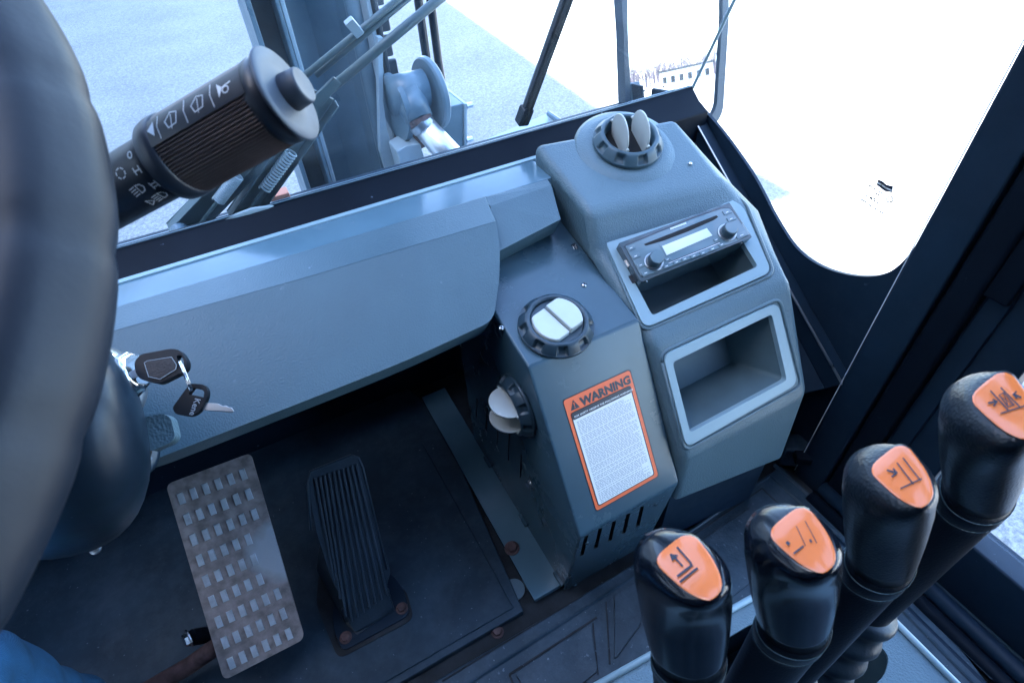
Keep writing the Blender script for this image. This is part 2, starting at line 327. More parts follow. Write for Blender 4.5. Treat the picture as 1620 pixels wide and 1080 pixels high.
g = G(); g.box(far(235, 4, GZ+2.2), g_side*9, g_dir*5, Z_*2.2); g.done('wall', 'bwhite', t)
g = G(); g.box(far(234, 4, GZ+4.7), g_side*9.4, g_dir*6.2, Z_*0.35); g.done('roof', 'bdark', t)
for k in range(6):
    g = G(); g.box(far(229.9, -3.5+k*2.9, GZ+1.7), g_side*.7, g_dir*0.1, Z_*1.1); g.done('window', 'bdark', t)
t = thing('tall_shed', far(215, 17), 'taller pale shed at the right edge of the wing mirror', 'building')
g = G(); g.box(far(219, 17, GZ+3.2), g_side*3.4, g_dir*4, Z_*3.2); g.done('wall', 'pale', t)
g = G(); g.box(far(219, 17, GZ+6.5), g_side*3.7, g_dir*4.3, Z_*0.15); g.done('roof', 'bdark', t)
for k in range(3):
    g = G(); g.box(far(214.9, 15+k*2.1, GZ+2.6), g_side*.6, g_dir*0.1, Z_*1.3); g.done('window', 'bdark', t)
for k, (s_, d) in enumerate(((-9.5, 175), (-4.5, 180))):
    t = thing('parked_car', far(d, s_), ('white car parked left of the low building in the mirror', 'white car parked nearer the low building in the mirror')[k], 'car', 'cars seen in the mirror')
    g = G(); c = far(d, s_, 0); P = [(-2, .35), (-2, .9), (-1.3, 1.0), (-.8, 1.5), (.9, 1.5), (1.5, 1.0), (2.1, .85), (2.1, .35)]
    g.prism([c+g_side*a-g_dir*0.85+Z_*(GZ+b) for a, b in P], g_dir*1.7); g.done('body', 'car', t, bevel=0.08)
    for a in (-1.3, 1.35):
        for e in (-0.86, 0.86): g = G(); g.lathe([(0.33, -0.1), (0.33, 0.1)], c+g_side*a+g_dir*e+Z_*(GZ+0.33), g_dir, 20); g.done('wheel', 'black', t)
    g = G(); g.prism([c+g_side*a-g_dir*0.87+Z_*(GZ+b) for a, b in ((-1.0, 1.08), (-.7, 1.38), (.2, 1.38), (.2, 1.08))], g_dir*1.74); g.done('window', 'bdark', t)
t = thing('lamp_post', far(150, -6.8), 'tall thin lamp post reflected in the wing mirror', 'lamp post')
g = G(); g.tube([far(150, -6.8), far(150, -6.8, GZ+9)], [0.12, 0.08], 8); g.done('pole', 'roof', t)
g = G(); g.box(far(150, -6.3, GZ+9), g_side*0.8, g_dir*0.12, Z_*0.08); g.done('lamp_head', 'roof', t)

# ---------------------------------------------------------------- wing mirror
mc = ud(1065, 90, 1.15); mn = V((math.sin(math.radians(-6))*math.cos(math.radians(12)), -math.cos(math.radians(-6))*math.cos(math.radians(12)), math.sin(math.radians(12))))
um = lambda x, y, o=0: on(x, y, mc+mn*o, mn)
t = thing('wing_mirror', um(1065, 190), 'tall rounded wing mirror with a grey frame outside the right corner of the windscreen', 'mirror')
outer = rnd([um(977, -60), um(1150, -90), um(1150, 30), um(1141, 180), um(1120, 208), um(1002, 235), um(987, 165), um(984, 50)], [.04, .04, 0, .02, .02, .04, 0, 0], 6)
inner = [um(990, -48), um(1140, -76), um(1140, 30), um(1131, 172), um(1114, 196), um(1008, 224), um(996, 165), um(991, 50)]; inner = rnd(inner, [.04, .04, 0, .02, .02, .04, 0, 0], 6)
g = G(); g.prism([p+mn*0.006 for p in outer], -mn*0.014, [[p+mn*0.006 for p in inner]]); g.done('mirror_frame', 'mframe', t, smooth=False)
g = G(); g.prism([lerp(p, mc, -0.01) for p in inner], -mn*0.004); g.done('mirror_glass', 'mirror', t)
g = G(); g.prism([lerp(p, mc, .03)-mn*0.009 for p in outer], -mn*0.02); g.done('mirror_back', 'mframe', t)
g = G(); g.tube([mc-mn*0.025, mc-mn*0.05+V((0, 0.02, -0.45)), V((0.86, 0.95, -.2))], 0.011, 12); g.done('mirror_arm', 'black', t)

# ---------------------------------------------------------------- truck front seen through the windscreen
t = thing('front_cowl', (0.1, 1.1, 0.3), 'pale grey painted steel cowl outside below the windscreen', 'cowl')
g = G(); g.box((-0.02, 1.0, 0.36), X_*0.85, Y_*0.17, Z_*0.02); g.done('cowl_plate', 'pale', t, bevel=0.006)
g = G(); g.box((0.0, 0.855, 0.47), X_*0.80, Y_*0.012, Z_*0.09); g.done('cowl_lip', 'mast', t, bevel=0.004)
t = thing('right_fender', (0.7, 1.3, 0.2), 'pale grey front fender right of the tilt cylinder', 'fender')
g = G(); g.prism([uz(735, 235, .3), uz(870, 178, .3), uz(905, 215, .3), uz(1000, 260, .3), uz(740, 330, .3)], (0, 0, -0.02)); g.done('fender_plate', 'pale', t)
g = G(); g.tube([uz(868, 180, .31), uz(905, 205, .31)], 0.008, 8); g.done('rolled_edge', 'mast', t)

# mast: vertical steel sections standing in front of the cab
YM = 1.3
def col(g, xa, xb, y, dpt, z0=-0.9, z1=2.2): g.box(((xa+xb)/2, y+dpt/2, (z0+z1)/2), X_*abs(xb-xa)/2, Y_*dpt/2, Z_*(z1-z0)/2)
xm = lambda px, y=YM: uy(px, 0, y).x
t = thing('lift_mast', (0.25, YM+0.1, GZ), 'dark blue-grey steel lift mast with rails and chain standing beyond the windscreen', 'mast')
g = G(); col(g, xm(385), xm(394), YM-.02, .16); g.done('rail_flange', 'mast', t, bevel=0.002)
g = G(); col(g, xm(394), xm(436, 1.38), YM+.06, .03); g.done('rail_web', 'mastd', t)
g = G(); col(g, xm(434), xm(441), YM, .12); g.done('rail_flange', 'mast', t, bevel=0.002)
g = G(); col(g, xm(444), xm(452), YM+.02, .1); g.done('rail_flange', 'pale', t, bevel=0.002)
g = G()
ya, yb = YM+.12, YM+.05; xa, xb = xm(450, ya), xm(548, yb)
g.add([(xa, ya, -.9), (lerp(xa, xb, .5), ya+.02, -.9), (lerp(xa, xb, .8), ya-.01, -.9), (xb, yb, -.9), (xb, yb+.03, -.9), (xa, ya+.05, -.9)]+[(xa, ya, 2.2), (lerp(xa, xb, .5), ya+.02, 2.2), (lerp(xa, xb, .8), ya-.01, 2.2), (xb, yb, 2.2), (xb, yb+.03, 2.2), (xa, ya+.05, 2.2)],
      [(i, (i+1) % 6, (i+1) % 6+6, i+6) for i in range(6)]+[tuple(range(6)), tuple(range(6, 12))]); g.done('mast_plate', 'mast', t)
g = G(); g.tube([(xm(562), YM+.03, -.9), (xm(562), YM+.03, 2.2)], abs(xm(575)-xm(549))/2, 24); g.done('lift_cylinder', 'mast', t, smooth=True)
g = G(); col(g, xm(579), xm(586), YM, .09); g.done('rail_flange', 'pale', t, bevel=0.002)
g = G(); col(g, xm(589), xm(595), YM-.01, .1); g.done('rail_flange', 'mastd', t, bevel=0.002)
for k in range(46):
    z = -0.35+k*0.05; g = G(); g.box((xm(604)+.003, YM+.03, z), X_*(.009 if k % 2 else .013), Y_*.008, Z_*.022); g.done('chain_link', 'mastd', t, bevel=0.004)
for dx in (0, 1):
    g = G(); p0 = uy(656+dx*20, -40, 1.5); g.tube([V((p0.x, 1.5, 2.2)), V((p0.x, 1.5, uy(664+dx*20, 96, 1.5).z)), V((p0.x, 1.47, .2))], 0.011, 12); g.done('hydraulic_hose', 'black', t, smooth=True)
# sloping stay plate right of the rails
g = G(); q = [uy(598, 60, YM-.03), uy(606, 60, YM-.03), uy(606, 160, YM-.03), uy(612, 205, YM-.03), uy(640, 292, YM-.03), uy(618, 292, YM-.03), uy(602, 240, YM-.03)]
g.prism(q, (0, .02, 0)); g.done('stay_plate', 'pale', t)
# tilt cylinder group
YT = 1.22
t = thing('tilt_cylinder', uy(660, 220, YT), 'steel tilt cylinder with a bright chrome rod and rust ringed clevis right of the mast', 'hydraulic cylinder')
def ty(x, y, o=0): return uy(x, y, YT+o)
ax = V((1, 0.12, 0.0)).normalized()
g = G(); g.lathe([(.0, 0), (.074, 0), (.078, .004), (.078, .014), (.074, .018), (0, .018)], ty(676, 150, .04), ax, 48); g.done('lug_plate', 'mast', t, bevel=0.001)
g = G(); g.lathe([(.0, 0), (.07, 0), (.072, .012), (0, .012)], ty(622, 172, .04), ax, 48); g.done('lug_plate', 'mast', t)
g = G(); g.tube([ty(616, 152, .03), ty(672, 140, .03)], .040, 36); g.done('clevis_bush', 'mast', t, smooth=True)
g = G(); g.tube([ty(644, 148, .02), ty(664, 190, -.02)], [.036, .031], 28); g.done('clevis', 'mast', t, smooth=True)
g = G(); g.tube([ty(663, 188, -.018), ty(667, 197, -.024)], [.029, .026], 28); g.done('rust_ring', 'rust', t)
g = G(); g.tube([ty(664, 193, -.02), ty(755, 294, -.08)], [.026, .033], 40); g.done('chrome_rod', 'rodm', t, smooth=True)
g = G(); g.tube([ty(663, 192, -.019), ty(671, 201, -.0245)], [.0285, .0285], 40); g.done('rod_collar', 'steel', t)
g = G(); g.prism([ty(628, 215, .06), ty(690, 150, .06), ty(700, 215, .06), ty(660, 240, .06), ty(630, 240, .06)], (0, .03, 0)); g.done('bracket_web', 'rust', t)
g = G(); g.prism([ty(640, 232, -.02), ty(665, 228, -.02), ty(672, 250, -.02), ty(672, 280, -.02), ty(640, 285, -.02), ty(628, 240, -.02)], (0, .06, 0)); g.done('anchor_block', 'pale', t, bevel=0.003)
t = thing('valve_box', uy(722, 200, 1.36), 'pale grey steel valve box with bolts right of the tilt cylinder', 'valve box')
g = G(); p = [uy(700, 172, 1.3), uy(733, 164, 1.3), uy(733, 250, 1.3), uy(700, 255, 1.3)]; g.prism(p, (0, .12, 0)); g.done('casing', 'mast', t, bevel=0.003)
g = G(); p = [uy(733, 164, 1.3), uy(738, 163, 1.3), uy(738, 248, 1.3), uy(733, 250, 1.3)]; g.prism([x+V((0.0005, -.004, 0)) for x in p], (0, .128, 0)); g.done('end_plate', 'pale', t, bevel=0.002)
for y in (168, 222): g = G(); g.tube([uy(738, y, 1.3), uy(738, y, 1.3)+V((.016, 0, 0))], .007, 6); g.done('bolt', 'zinc', t)

# wipers
WN = V((0, 1, 0.38)).normalized(); W0 = V((0, 0.8056, 0.5734))          # the windscreen leans back towards the roof
uw = lambda x, y, o=0.0: on(x, y, W0+WN*o, WN)
t = thing('right_wiper_blade', uw(850, 110, .03), 'black wiper blade parked on the right of the windscreen', 'wiper')
g = G(); a, b = uw(906, -30, .02), uw(826, 192, .02); d = (b-a).normalized(); sd = d.cross(WN)
g.box((a+b)/2, (b-a)/2, sd*.0065, WN*.004); g.done('blade_frame', 'black', t, bevel=0.0015)
g = G(); g.box((a+b)/2-WN*.007, (b-a)/2*.99, sd*.0025, WN*.005); g.done('rubber_edge', 'dark', t)
g = G(); g.box((a+b)/2+WN*.006, (b-a)/2*.93, sd*.003, WN*.003); g.done('spine', 'wiper', t)
g = G(); g.box(b-d*.012, d*.016, sd*.010, WN*.009); g.done('end_clip', 'black', t, bevel=0.003)
t = thing('pantograph_wiper', uw(290, 360, .03), 'dark green-grey double wiper arm with two springs rising from the lower left of the windscreen', 'wiper arm')
def flat(g, pa, pb, w0, w1, th=.004, o=.05):
    a, b = uw(*pa, o), uw(*pb, o); d = (b-a).normalized(); s_ = d.cross(WN)
    g.add([a-s_*w0, a+s_*w0, b+s_*w1, b-s_*w1]+[x+WN*th for x in (a-s_*w0, a+s_*w0, b+s_*w1, b-s_*w1)], [(0, 1, 2, 3), (4, 5, 6, 7), (0, 1, 5, 4), (1, 2, 6, 5), (2, 3, 7, 6), (3, 0, 4, 7)])
for (pa, pb, o) in (((285, 362), (440, 200), .055), ((380, 340), (512, 150), .05)):
    g = G(); flat(g, pa, pb, .021, .017, .003, o); a, b = uw(*pa, o), uw(*pb, o); d = (b-a).normalized(); s_ = d.cross(WN)
    for sg in (-1, 1): g.box((a+b)/2+s_*sg*.019-WN*.006, (b-a)/2, s_*.0012, WN*.007)
    g.done('arm_channel', 'wiper', t, bevel=0.001)
for pa, pb in (((345, 318), (376, 278)), ((418, 300), (462, 240))):
    g = G(); a, b = uw(*pa, .036), uw(*pb, .036); d = (b-a).normalized(); s_ = d.cross(WN).normalized(); n_ = WN; pts = []
    turns = 15
    for k in range(turns*12): an = k/12*2*math.pi; pts.append(a+(b-a)*(k/(turns*12))+(s_*math.cos(an)+n_*math.sin(an))*.0075)
    g.tube(pts, .0016, 6); g.done('spring', 'pale', t, smooth=True)
    g = G(); g.tube([a-d*.07, a-d*.03, a], .003, 8); g.done('spring_hook', 'wiper', t)
for pa, pb, r in (((470, 130), (660, -25), .0042), ((500, 120), (650, -5), .0035), ((500, 160), (720, -22), .0062)):
    g = G(); g.tube([uw(*pa, .045), uw(*pb, .045)], r, 12); g.done('arm_rod', 'wiper', t, smooth=True)
g = G(); flat(g, (500, 165), (535, 128), .009, .007, .004, .038); g.done('rod_clamp', 'wiper', t, bevel=0.001)
g = G(); flat(g, (556, 52), (568, 42), .012, .012, .008, .036); g.done('rod_clip', 'pale', t, bevel=0.001)
g = G(); g.lathe([(.012, 0), (.012, .01), (.007, .014)], uw(283, 362, .04), -WN, 20); g.done('pivot_cap', 'mast', t)
g = G(); g.box(uw(445, 316, .06), X_*.014, Y_*.012, Z_*.014); tag(g.done('orange_block', 'orangeplug', bevel=0.002), 'small faded orange block beyond the bottom edge of the windscreen', 'block')

# ================================================================ CAB SHELL
WX = 0.78
g = G(); g.box((0, -0.05, -0.03), X_*0.95, Y_*1.0, Z_*0.02); tag(g.done('cab_floor', 'gap'), 'dirty steel cab floor under the mats', kind='structure')
g = G(); g.box((-0.02, 0.93, 0.2), X_*0.9, Y_*0.02, Z_*0.32); tag(g.done('front_bulkhead', 'wall'), 'dark front wall of the foot well', kind='structure')
# roof, left and rear walls (out of frame; they shade the cab)
g = G(); g.box((0, -0.42, 1.62), X_*0.86, Y_*0.55, Z_*0.03); g.box((0, .62, 1.62), X_*0.86, Y_*0.04, Z_*0.03); g.box((-.82, .22, 1.62), X_*0.04, Y_*0.36, Z_*0.03); g.box((.82, .22, 1.62), X_*0.04, Y_*0.36, Z_*0.03); tag(g.done('cab_roof', 'wall'), kind='structure')
for k in range(4): g = G(); g.box((-.48+k*.32, .22, 1.62), X_*0.018, Y_*0.36, Z_*0.025); tag(g.done('roof_bar', 'wall'), kind='structure')
g = G(); g.box((-0.86, -0.1, 0.37), X_*0.02, Y_*0.98, Z_*0.40); g.box((-0.86, 0.78, 1.1), X_*0.02, Y_*0.03, Z_*0.54); g.box((-0.86, -0.5, 1.1), X_*0.02, Y_*0.44, Z_*0.54); tag(g.done('left_cab_wall', 'wall'), kind='structure')
g = G(); g.box((0, -0.95, 0.8), X_*0.84, Y_*0.02, Z_*0.83); tag(g.done('rear_cab_wall', 'wall'), kind='structure')
# windscreen bottom frame: rubber, ledge
FX = -0.84
def lip(name, m, prof, x0, x1, lab, **k): g = G(); g.prism([(x0, y, z) for y, z in prof], (x1-x0, 0, 0)); return tag(g.done(name, m, **k), lab, kind='structure')
pL = lambda x, y: uy(x, y, .79)
lip('windscreen_seal', 'seal', [(.795, .590), (.8045, .590), (.8045, .52), (.745, .50), (.745, .562), (.772, .573)], FX, WX-.004, 'black rubber seal along the bottom of the windscreen', bevel=0.003)
g = G(); g.tube([(FX, .7945, .5915), (WX-.004, .7945, .5915)], .0010, 8); tag(g.done('seal_bead', 'mast'), 'thin bright bead along the windscreen seal', kind='structure')
lip('sill_sheet', 'sheet', [(.745, .570), (.735, .575), (.672, .5755), (.660, .54), (.745, .54)], FX, .41, 'smooth painted sheet sill below the windscreen', bevel=0.002)
g = G(); g.prism([(FX, .735, .577), (FX, .744, .577), (FX, .744, .565), (FX, .735, .565)], (.42-FX, 0, 0)); tag(g.done('sill_ridge', 'trim', bevel=0.001), kind='structure')
# windscreen pane
g = G(); up = V((0, -.38, 1)).normalized()
a = V((FX, .8056, .5734)); b = V((WX, .8056, .5734)); g.prism([a, b, b+up*1.15, a+up*1.15], WN*.004)
t = thing('windscreen', (0, .8056, .57), 'large slightly blue front windscreen pane', 'window'); g.done('pane', 'glass', t)
g = G(); g.tube([b+V((.003, 0, 0)), b+up*1.1+V((.003, 0, 0))], .0028, 8); g.done('corner_joint', 'trim', t)
g = G(); pts = [(356, 348), (372, 338), (398, 328), (430, 324), (436, 327), (410, 336), (385, 346)]
rr0 = [uy(x, y, .7935) for x, y in pts]; cc0 = sum(rr0, V())/7
g.rings([rr0, [lerp(p, cc0, .3)-Y_*.0015 for p in rr0], [lerp(p, cc0, .8)-Y_*.002 for p in rr0]]); tag(g.done('sealant_smear', 'pale', smooth=True), 'pale smear of dried sealant on the black windscreen seal left of centre', 'sealant')
# right side: sheet with the rounded window opening
s = lambda x, y, o=0: ux(x, y, WX+o)
glassline = [(1090, 150), (1130, 196), (1165, 240), (1190, 275), (1215, 318), (1243, 366), (1268, 398), (1300, 420), (1335, 433), (1372, 437), (1405, 431), (1432, 412), (1452, 383), (1480, 330), (1520, 258), (1570, 168), (1620, 78), (1700, -66)]
def cr(P_, n=6):
    o_ = [P_[0]]
    for i in range(len(P_)-1):
        a_, b_, c_, d_ = P_[max(i-1, 0)], P_[i], P_[i+1], P_[min(i+2, len(P_)-1)]
        for q in range(1, n+1):
            u = q/n; o_.append(tuple(.5*(2*b_[j]+(c_[j]-a_[j])*u+(2*a_[j]-5*b_[j]+4*c_[j]-d_[j])*u*u+(3*b_[j]-a_[j]-3*c_[j]+d_[j])*u**3) for j in (0, 1)))
    return o_
glassline = cr([(1090, 150), (1140, 205), (1190, 275), (1228, 345), (1262, 395), (1305, 424), (1360, 437), (1405, 431), (1440, 400), (1470, 348), (1540, 222), (1620, 78), (1700, -66)])
poly = [s(*p) for p in glassline]
low = [s(1790, 20), s(1650, 190), V((WX, .20, .42)), V((WX, .20, -.02)), V((WX, .91, -.02)), V((WX, .91, .55)), V((WX, .8056, .5734))]
g = G(); g.prism(poly+low[:2]+[V((WX, .185, low[1].z)), V((WX, .185, -.02))]+low[4:6], (.006, 0, 0)); tag(g.done('right_side_wall', 'wall'), 'dark painted right side wall with a rounded window opening', kind='structure')
# pane on the outer side
t = thing('side_window', s(1380, 300, .02), 'clear right side window pane with a rounded lower edge and a small printed mark', 'window')
pp = [s(1090, 146), s(1210, 330), s(1290, 428), s(1375, 450), s(1460, 400), s(1640, 80), s(1720, -60)]
pp = [ux(1088, 146, WX+.008), ux(1200, 350, WX+.008), ux(1290, 455, WX+.008), ux(1375, 470, WX+.008), ux(1480, 400, WX+.008), V((WX+.008, .31, 1.5)), V((WX+.008, .45, 1.55))]
g = G(); g.prism(pp, (.004, 0, 0)); g.done('pane', 'glass', t)
def sm(u, v): return ux(1340+u*100/1350, 270+v*80/1080, WX+.0076)       # the printed mark on the pane
g = G(); g.add([sm(*p) for p in ((665, 185), (770, 235), (840, 300), (985, 335), (965, 470), (900, 455), (820, 445), (740, 390), (630, 300))], [tuple(range(9))]); g.done('printed_mark', 'ink', t)
g = G(); stroke(g, [(665, 260), (740, 300), (830, 365), (950, 420)], 34, lambda u, v: sm(u, v)-V((.0004, 0, 0))); g.done('mark_lettering', 'white', t)
g = G(); stroke(g, arc(912, 615, 66, 0, 360, 20), 22, sm); g.done('mark_ring', 'ink', t)
text('mark_number', 'L5', 'ink', t, sm(870, 640)-V((.0004, 0, 0)), sm(960, 680)-sm(870, 640), sm(900, 560)-sm(870, 640), .0055)
g = G(); stroke(g, arc(832, 775, 62, 20, 120, 8), 10, sm); stroke(g, arc(832, 775, 62, 150, 330, 8), 10, sm); stroke(g, [(800, 770), (850, 780), (880, 810)], 14, sm); g.done('mark_ring', 'faint', t)
g = G()
for a_, b_ in (((465, 315), (540, 350)), ((580, 385), (810, 520)), ((600, 480), (700, 530)), ((500, 590), (710, 720)), ((300, 610), (440, 690)), ((470, 730), (820, 940)), ((410, 540), (640, 620))):
    n = 9
    for k in range(n):
        if k % 3 != 2: stroke(g, [(lerp(a_[0], b_[0], k/n), lerp(a_[1], b_[1], k/n)), (lerp(a_[0], b_[0], (k+.6)/n), lerp(a_[1], b_[1], (k+.6)/n))], 26, sm)
g.done('mark_small_print', 'mast', t)
# diagonal rail from the windscreen corner to the pillar foot
def bar(g, P, Q, u_, v_): P, Q = V(P), V(Q); g.box((P+Q)/2, (Q-P)/2, u_, v_)
P, Q = V((WX, .8056, .5734)), V((WX, .318, .252)); dr = (Q-P).normalized(); nr = V((0, -dr.z, dr.y)); nr = nr if nr.z > 0 else -nr
g = G(); g.prism([P+nr*.004, Q+nr*.004, Q-nr*.05, P-nr*.05], (-.022, 0, 0)); tag(g.done('side_rail', 'wall', bevel=0.002), 'dark slanted rail of the side wall', kind='structure')
g = G(); g.tube([P+V((-.023, 0, 0))+nr*.004, lerp(P, Q, .5)+V((-.023, 0, 0))+nr*.004, Q+V((-.023, 0, 0))+nr*.004], .0022, 8); tag(g.done('rail_edge', 'steel'), 'worn bare metal edge of the slanted rail', kind='structure')
g = G(); g.prism([P+V((-.022, 0, -.02)), P+V((-.13, -.02, -.09)), Q+V((-.10, .06, -.06)), Q+V((-.022, .02, -.03))], -nr*.01); tag(g.done('side_ledge', 'wall', bevel=0.002), 'dark sheet between the console and the slanted rail', kind='structure')
# door pillar bands
def band(xa, xb, ya, yb, m, nm, z0=-.02, z1=1.55, lab=None, **k): g = G(); g.box(((xa+xb)/2, (ya+yb)/2, (z0+z1)/2), X_*(xb-xa)/2, Y_*(yb-ya)/2, Z_*(z1-z0)/2); return tag(g.done(nm, m, **k), lab, kind='structure')
band(WX-.025, WX+.03, .262, .318, 'wall', 'door_pillar', lab='dark square door pillar right of the side window', bevel=.004)
band(WX-.0262, WX-.0255, .3172, .3184, 'mark', 'pillar_seam', z0=.0, lab='thin pale seam on the door pillar')
band(WX-.02, WX+.03, .222, .260, 'seal', 'door_seal', lab='black rubber door seal', bevel=.006)
band(WX-.005, WX+.04, .192, .220, 'wall', 'door_post', lab='dark door frame post', bevel=.003)
band(WX+.0, WX+.04, .140, .190, 'wall', 'door_stile', lab='dark edge of the door behind the levers', z0=.10, bevel=.003)
# door: low sill, glass below
g = G(); g.box((WX+.03, -.35, .06), X_*.025, Y_*.49, Z_*.065); tag(g.done('door_sill', 'wall', bevel=.004), 'dark door sill', kind='structure')
for k, (xx, zz, r, m) in enumerate(((.70, .006, .007, 'wall'), (.725, .012, .012, 'seal'), (.752, .02, .014, 'wall'))):
    g = G(); g.tube([(xx, .26, zz), (xx, -.8, zz)], r, 12); tag(g.done('threshold_rib', m, smooth=True), kind='structure')
t = thing('door_glass', (WX+.02, -.2, .13), 'door window pane behind the control levers', 'window')
g = G(); g.box((WX+.02, -.33, .85), X_*.002, Y_*.46, Z_*.70); g.done('pane', 'glass', t)
g = G(); g.box(ux(1612, 365, WX-.008), X_*.006, Y_*.008, Z_*.016); tag(g.done('latch_striker', 'steel', bevel=.003), 'small bright metal striker high on the door frame at the right', 'latch')
g = G(); g.box(ux(1606, 420, WX-.008), X_*.006, Y_*.02, Z_*.05); tag(g.done('latch_plate', 'seal', bevel=.003), 'dark latch plate on the door frame under the bright striker', 'latch')
# block at pillar foot
t = thing('rubber_stop', uz(1258, 715, .03), 'dusty worn rubber block at the foot of the door pillar', 'block')
g = G(); g.box(uz(1262, 712, .03), V((.03, -.02, 0)), V((.012, .018, 0)), Z_*.028); g.done('block', 'mat_r', t, bevel=.006)
g = G(); g.box(uz(1272, 724, .05), V((.014, -.01, 0)), V((.006, .009, 0)), Z_*.01); g.done('upper_lug', 'seal', t, bevel=.003)

# ================================================================ FLOOR
fl = lambda x, y, z=.004: uz(x, y, z)
t = thing('pedal_floor_mat', fl(500, 1000), 'dark dusty floor plate under the two pedals', 'floor plate')
g = G(); g.prism([fl(690, 650), fl(828, 966), fl(560, 1122), fl(200, 1300), V((-.8, .1, .004)), V((-.8, .9, .004)), fl(640, 610)], (0, 0, -.016)); g.done('plate', 'floor', t, bevel=.002)
g = G(); g.tube([fl(668, 700, .006), fl(812, 960, .006)], .0012, 6); g.tube([fl(812, 960, .006), fl(540, 1118, .006)], .0012, 6); g.done('raised_border', 'floor', t)
for p in ((788, 999), (812, 867)):
    pass
screw(t, fl(787, 999, -.008), Z_, .008, 'rust', 'bolt', hexa=True)
g = G(); g.lathe([(.019, 0), (.019, .0015)], fl(808, 932, .002)+V((.006, 0, -.008)), Z_, 28); g.done('hole_disc', 'mast', t)
t = thing('rear_floor_mat', fl(1000, 1000), 'dusty ribbed rubber floor mat between the heater box and the levers', 'floor mat')
def fm(x, y): return fl(x, y, .012)
edge = [fm(905, 950), fm(1090, 838), fm(1235, 736), fm(1345, 845), fm(1470, 960), fm(1560, 1075), V((.55, -.6, .012)), V((-.7, -.6, .012)), V((-.7, .10, .012)), fm(600, 1126), fm(768, 1030)]
g = G(); g.prism(edge, (0, 0, -.03)); g.done('base_sheet', 'mat_r', t, bevel=.003)
def tile(pts, nm='embossed_tile', h=.005, m='mat_r'): g = G(); g.prism(rnd([fm(*p) for p in pts], .006, 3), (0, 0, h)); g.done(nm, m, t, bevel=.001)
def groove(a_, b_, wd=.0011):
    p, q = fl(*a_, .0135), fl(*b_, .0135); d = (q-p).normalized(); g = G(); g.box((p+q)/2, (q-p)/2, d.cross(Z_)*wd, Z_*.0005); g.done('groove', 'gap', t)
def rib(a_, b_, r=.0032): g = G(); g.tube([fl(*a_, .0125), fl(*b_, .0125)], r, 6); g.done('rib', 'mat_r', t)
tile([(815, 1066), (934, 990), (945, 1062), (906, 1094), (838, 1100)]); tile([(972, 944), (1014, 918), (1012, 990), (972, 1044)]); tile([(650, 1145), (782, 1085), (800, 1100), (690, 1160)])
tile([(1078, 878), (1188, 803), (1256, 870), (1150, 950)]); groove((806, 1066), (944, 976), .0016); groove((700, 1076), (922, 941)); groove((959, 951), (965, 1050)); groove((938, 985), (946, 1066)); groove((806, 1066), (815, 1090), .0016)
rib((735, 1085), (1012, 905)); rib((1085, 845), (1218, 752)); rib((1218, 752), (1330, 850)); rib((1225, 735), (1420, 905), .004); groove((1206, 772), (1320, 880)); groove((1080, 858), (1206, 772))
for k in range(4): rib((1345+k*26, 880-k*3), (1545+k*26, 1085-k*12), .0032)
g = G(); random.seed(11)
for k in range(150):
    x, y = random.uniform(620, 1240), random.uniform(760, 1080)
    f = (y-(1080-(x-640)*.6))
    z = .0125 if f > 30 else .0042
    if 25 > f > -22 or (f < 0 and x > 800) or y < 1080-(x-560)*.95 and x < 640: continue
    p = fl(x, y, z); r = random.uniform(.0004, .0014); a_ = random.uniform(0, 6); g.add([p+V((math.cos(a_+k2*1.26)*r*random.uniform(.5, 1.2), math.sin(a_+k2*1.26)*r*random.uniform(.5, 1.2), .0007)) for k2 in range(5)], [(0, 1, 2, 3, 4)])
tag(g.done('grit', 'gritm'), 'scattered pale grit and dried mud specks on the floor', 'grit', kind='stuff')

# ================================================================ DASH PANEL
DA, DB = V((0, .505, .497)), V((0, .625, .575)); DD = (DB-DA).normalized(); DN = X_.cross(DD).normalized(); DN = DN if DN.z > 0 else -DN
dp = lambda x, y, o=0.0: on(x, y, DA+DN*o, DN)
t = thing('dashboard_panel', (0, .55, .5), 'long grained blue-grey plastic dashboard panel below the windscreen sill', 'dashboard')
Pn = [dp(-40, 815), dp(-40, 585), dp(184, 522), dp(480, 440), dp(785, 350), dp(791, 395), dp(790, 440), dp(781, 507), dp(640, 572), dp(480, 635), dp(300, 705), dp(240, 728)]
Pn = rnd(Pn, [0, 0, 0, 0, 0, .004, .01, .016, .05, .05, .02, .01], 4)
g = G(); g.prism(Pn, -DN*.05); g.done('panel_face', 'dash', t, bevel=.007, segs=4)
up_ = [dp(-40, 585), dp(184, 522), dp(480, 440), dp(785, 350)]
A0 = [uz(-40, 550, .579), uz(184, 484, .579), uz(480, 396, .579), uz(768, 309, .579)]
g = G()
g.add([p+DN*.0004 for p in up_]+A0+[p-Z_*.04 for p in A0]+[p-Z_*.04 for p in up_], [(i, i+1, i+5, i+4) for i in range(3)]+[(i+4, i+5, i+9, i+8) for i in range(3)]+[(0, 4, 8, 12), (3, 7, 11, 15)]); g.done('panel_shoulder', 'dash', t, bevel=.003, segs=3)
# short extension right of the panel
g = G(); q0, q1, q2, q3 = uz(762, 313, .5775), uz(866, 284, .5775), uz(872, 293, .5765), uz(787, 347, .5735)
q4, q5, q6, q7 = dp(887, 347, -.004), dp(784, 400, -.008), uz(872, 293, .5765), uz(776, 326, .574)
g.add([q0, q1, q2, q7], [(0, 1, 2, 3)]); g.add([q7, q2, q4, q5], [(0, 1, 2, 3)]); low = V((0, .02, -.035))
g.add([q0, q1, q2, q4, q5, q7]+[p+low for p in (q0, q1, q2, q4, q5, q7)], [(i, (i+1) % 6, (i+1) % 6+6, i+6) for i in range(6)]); g.done('panel_extension', 'dash', t)
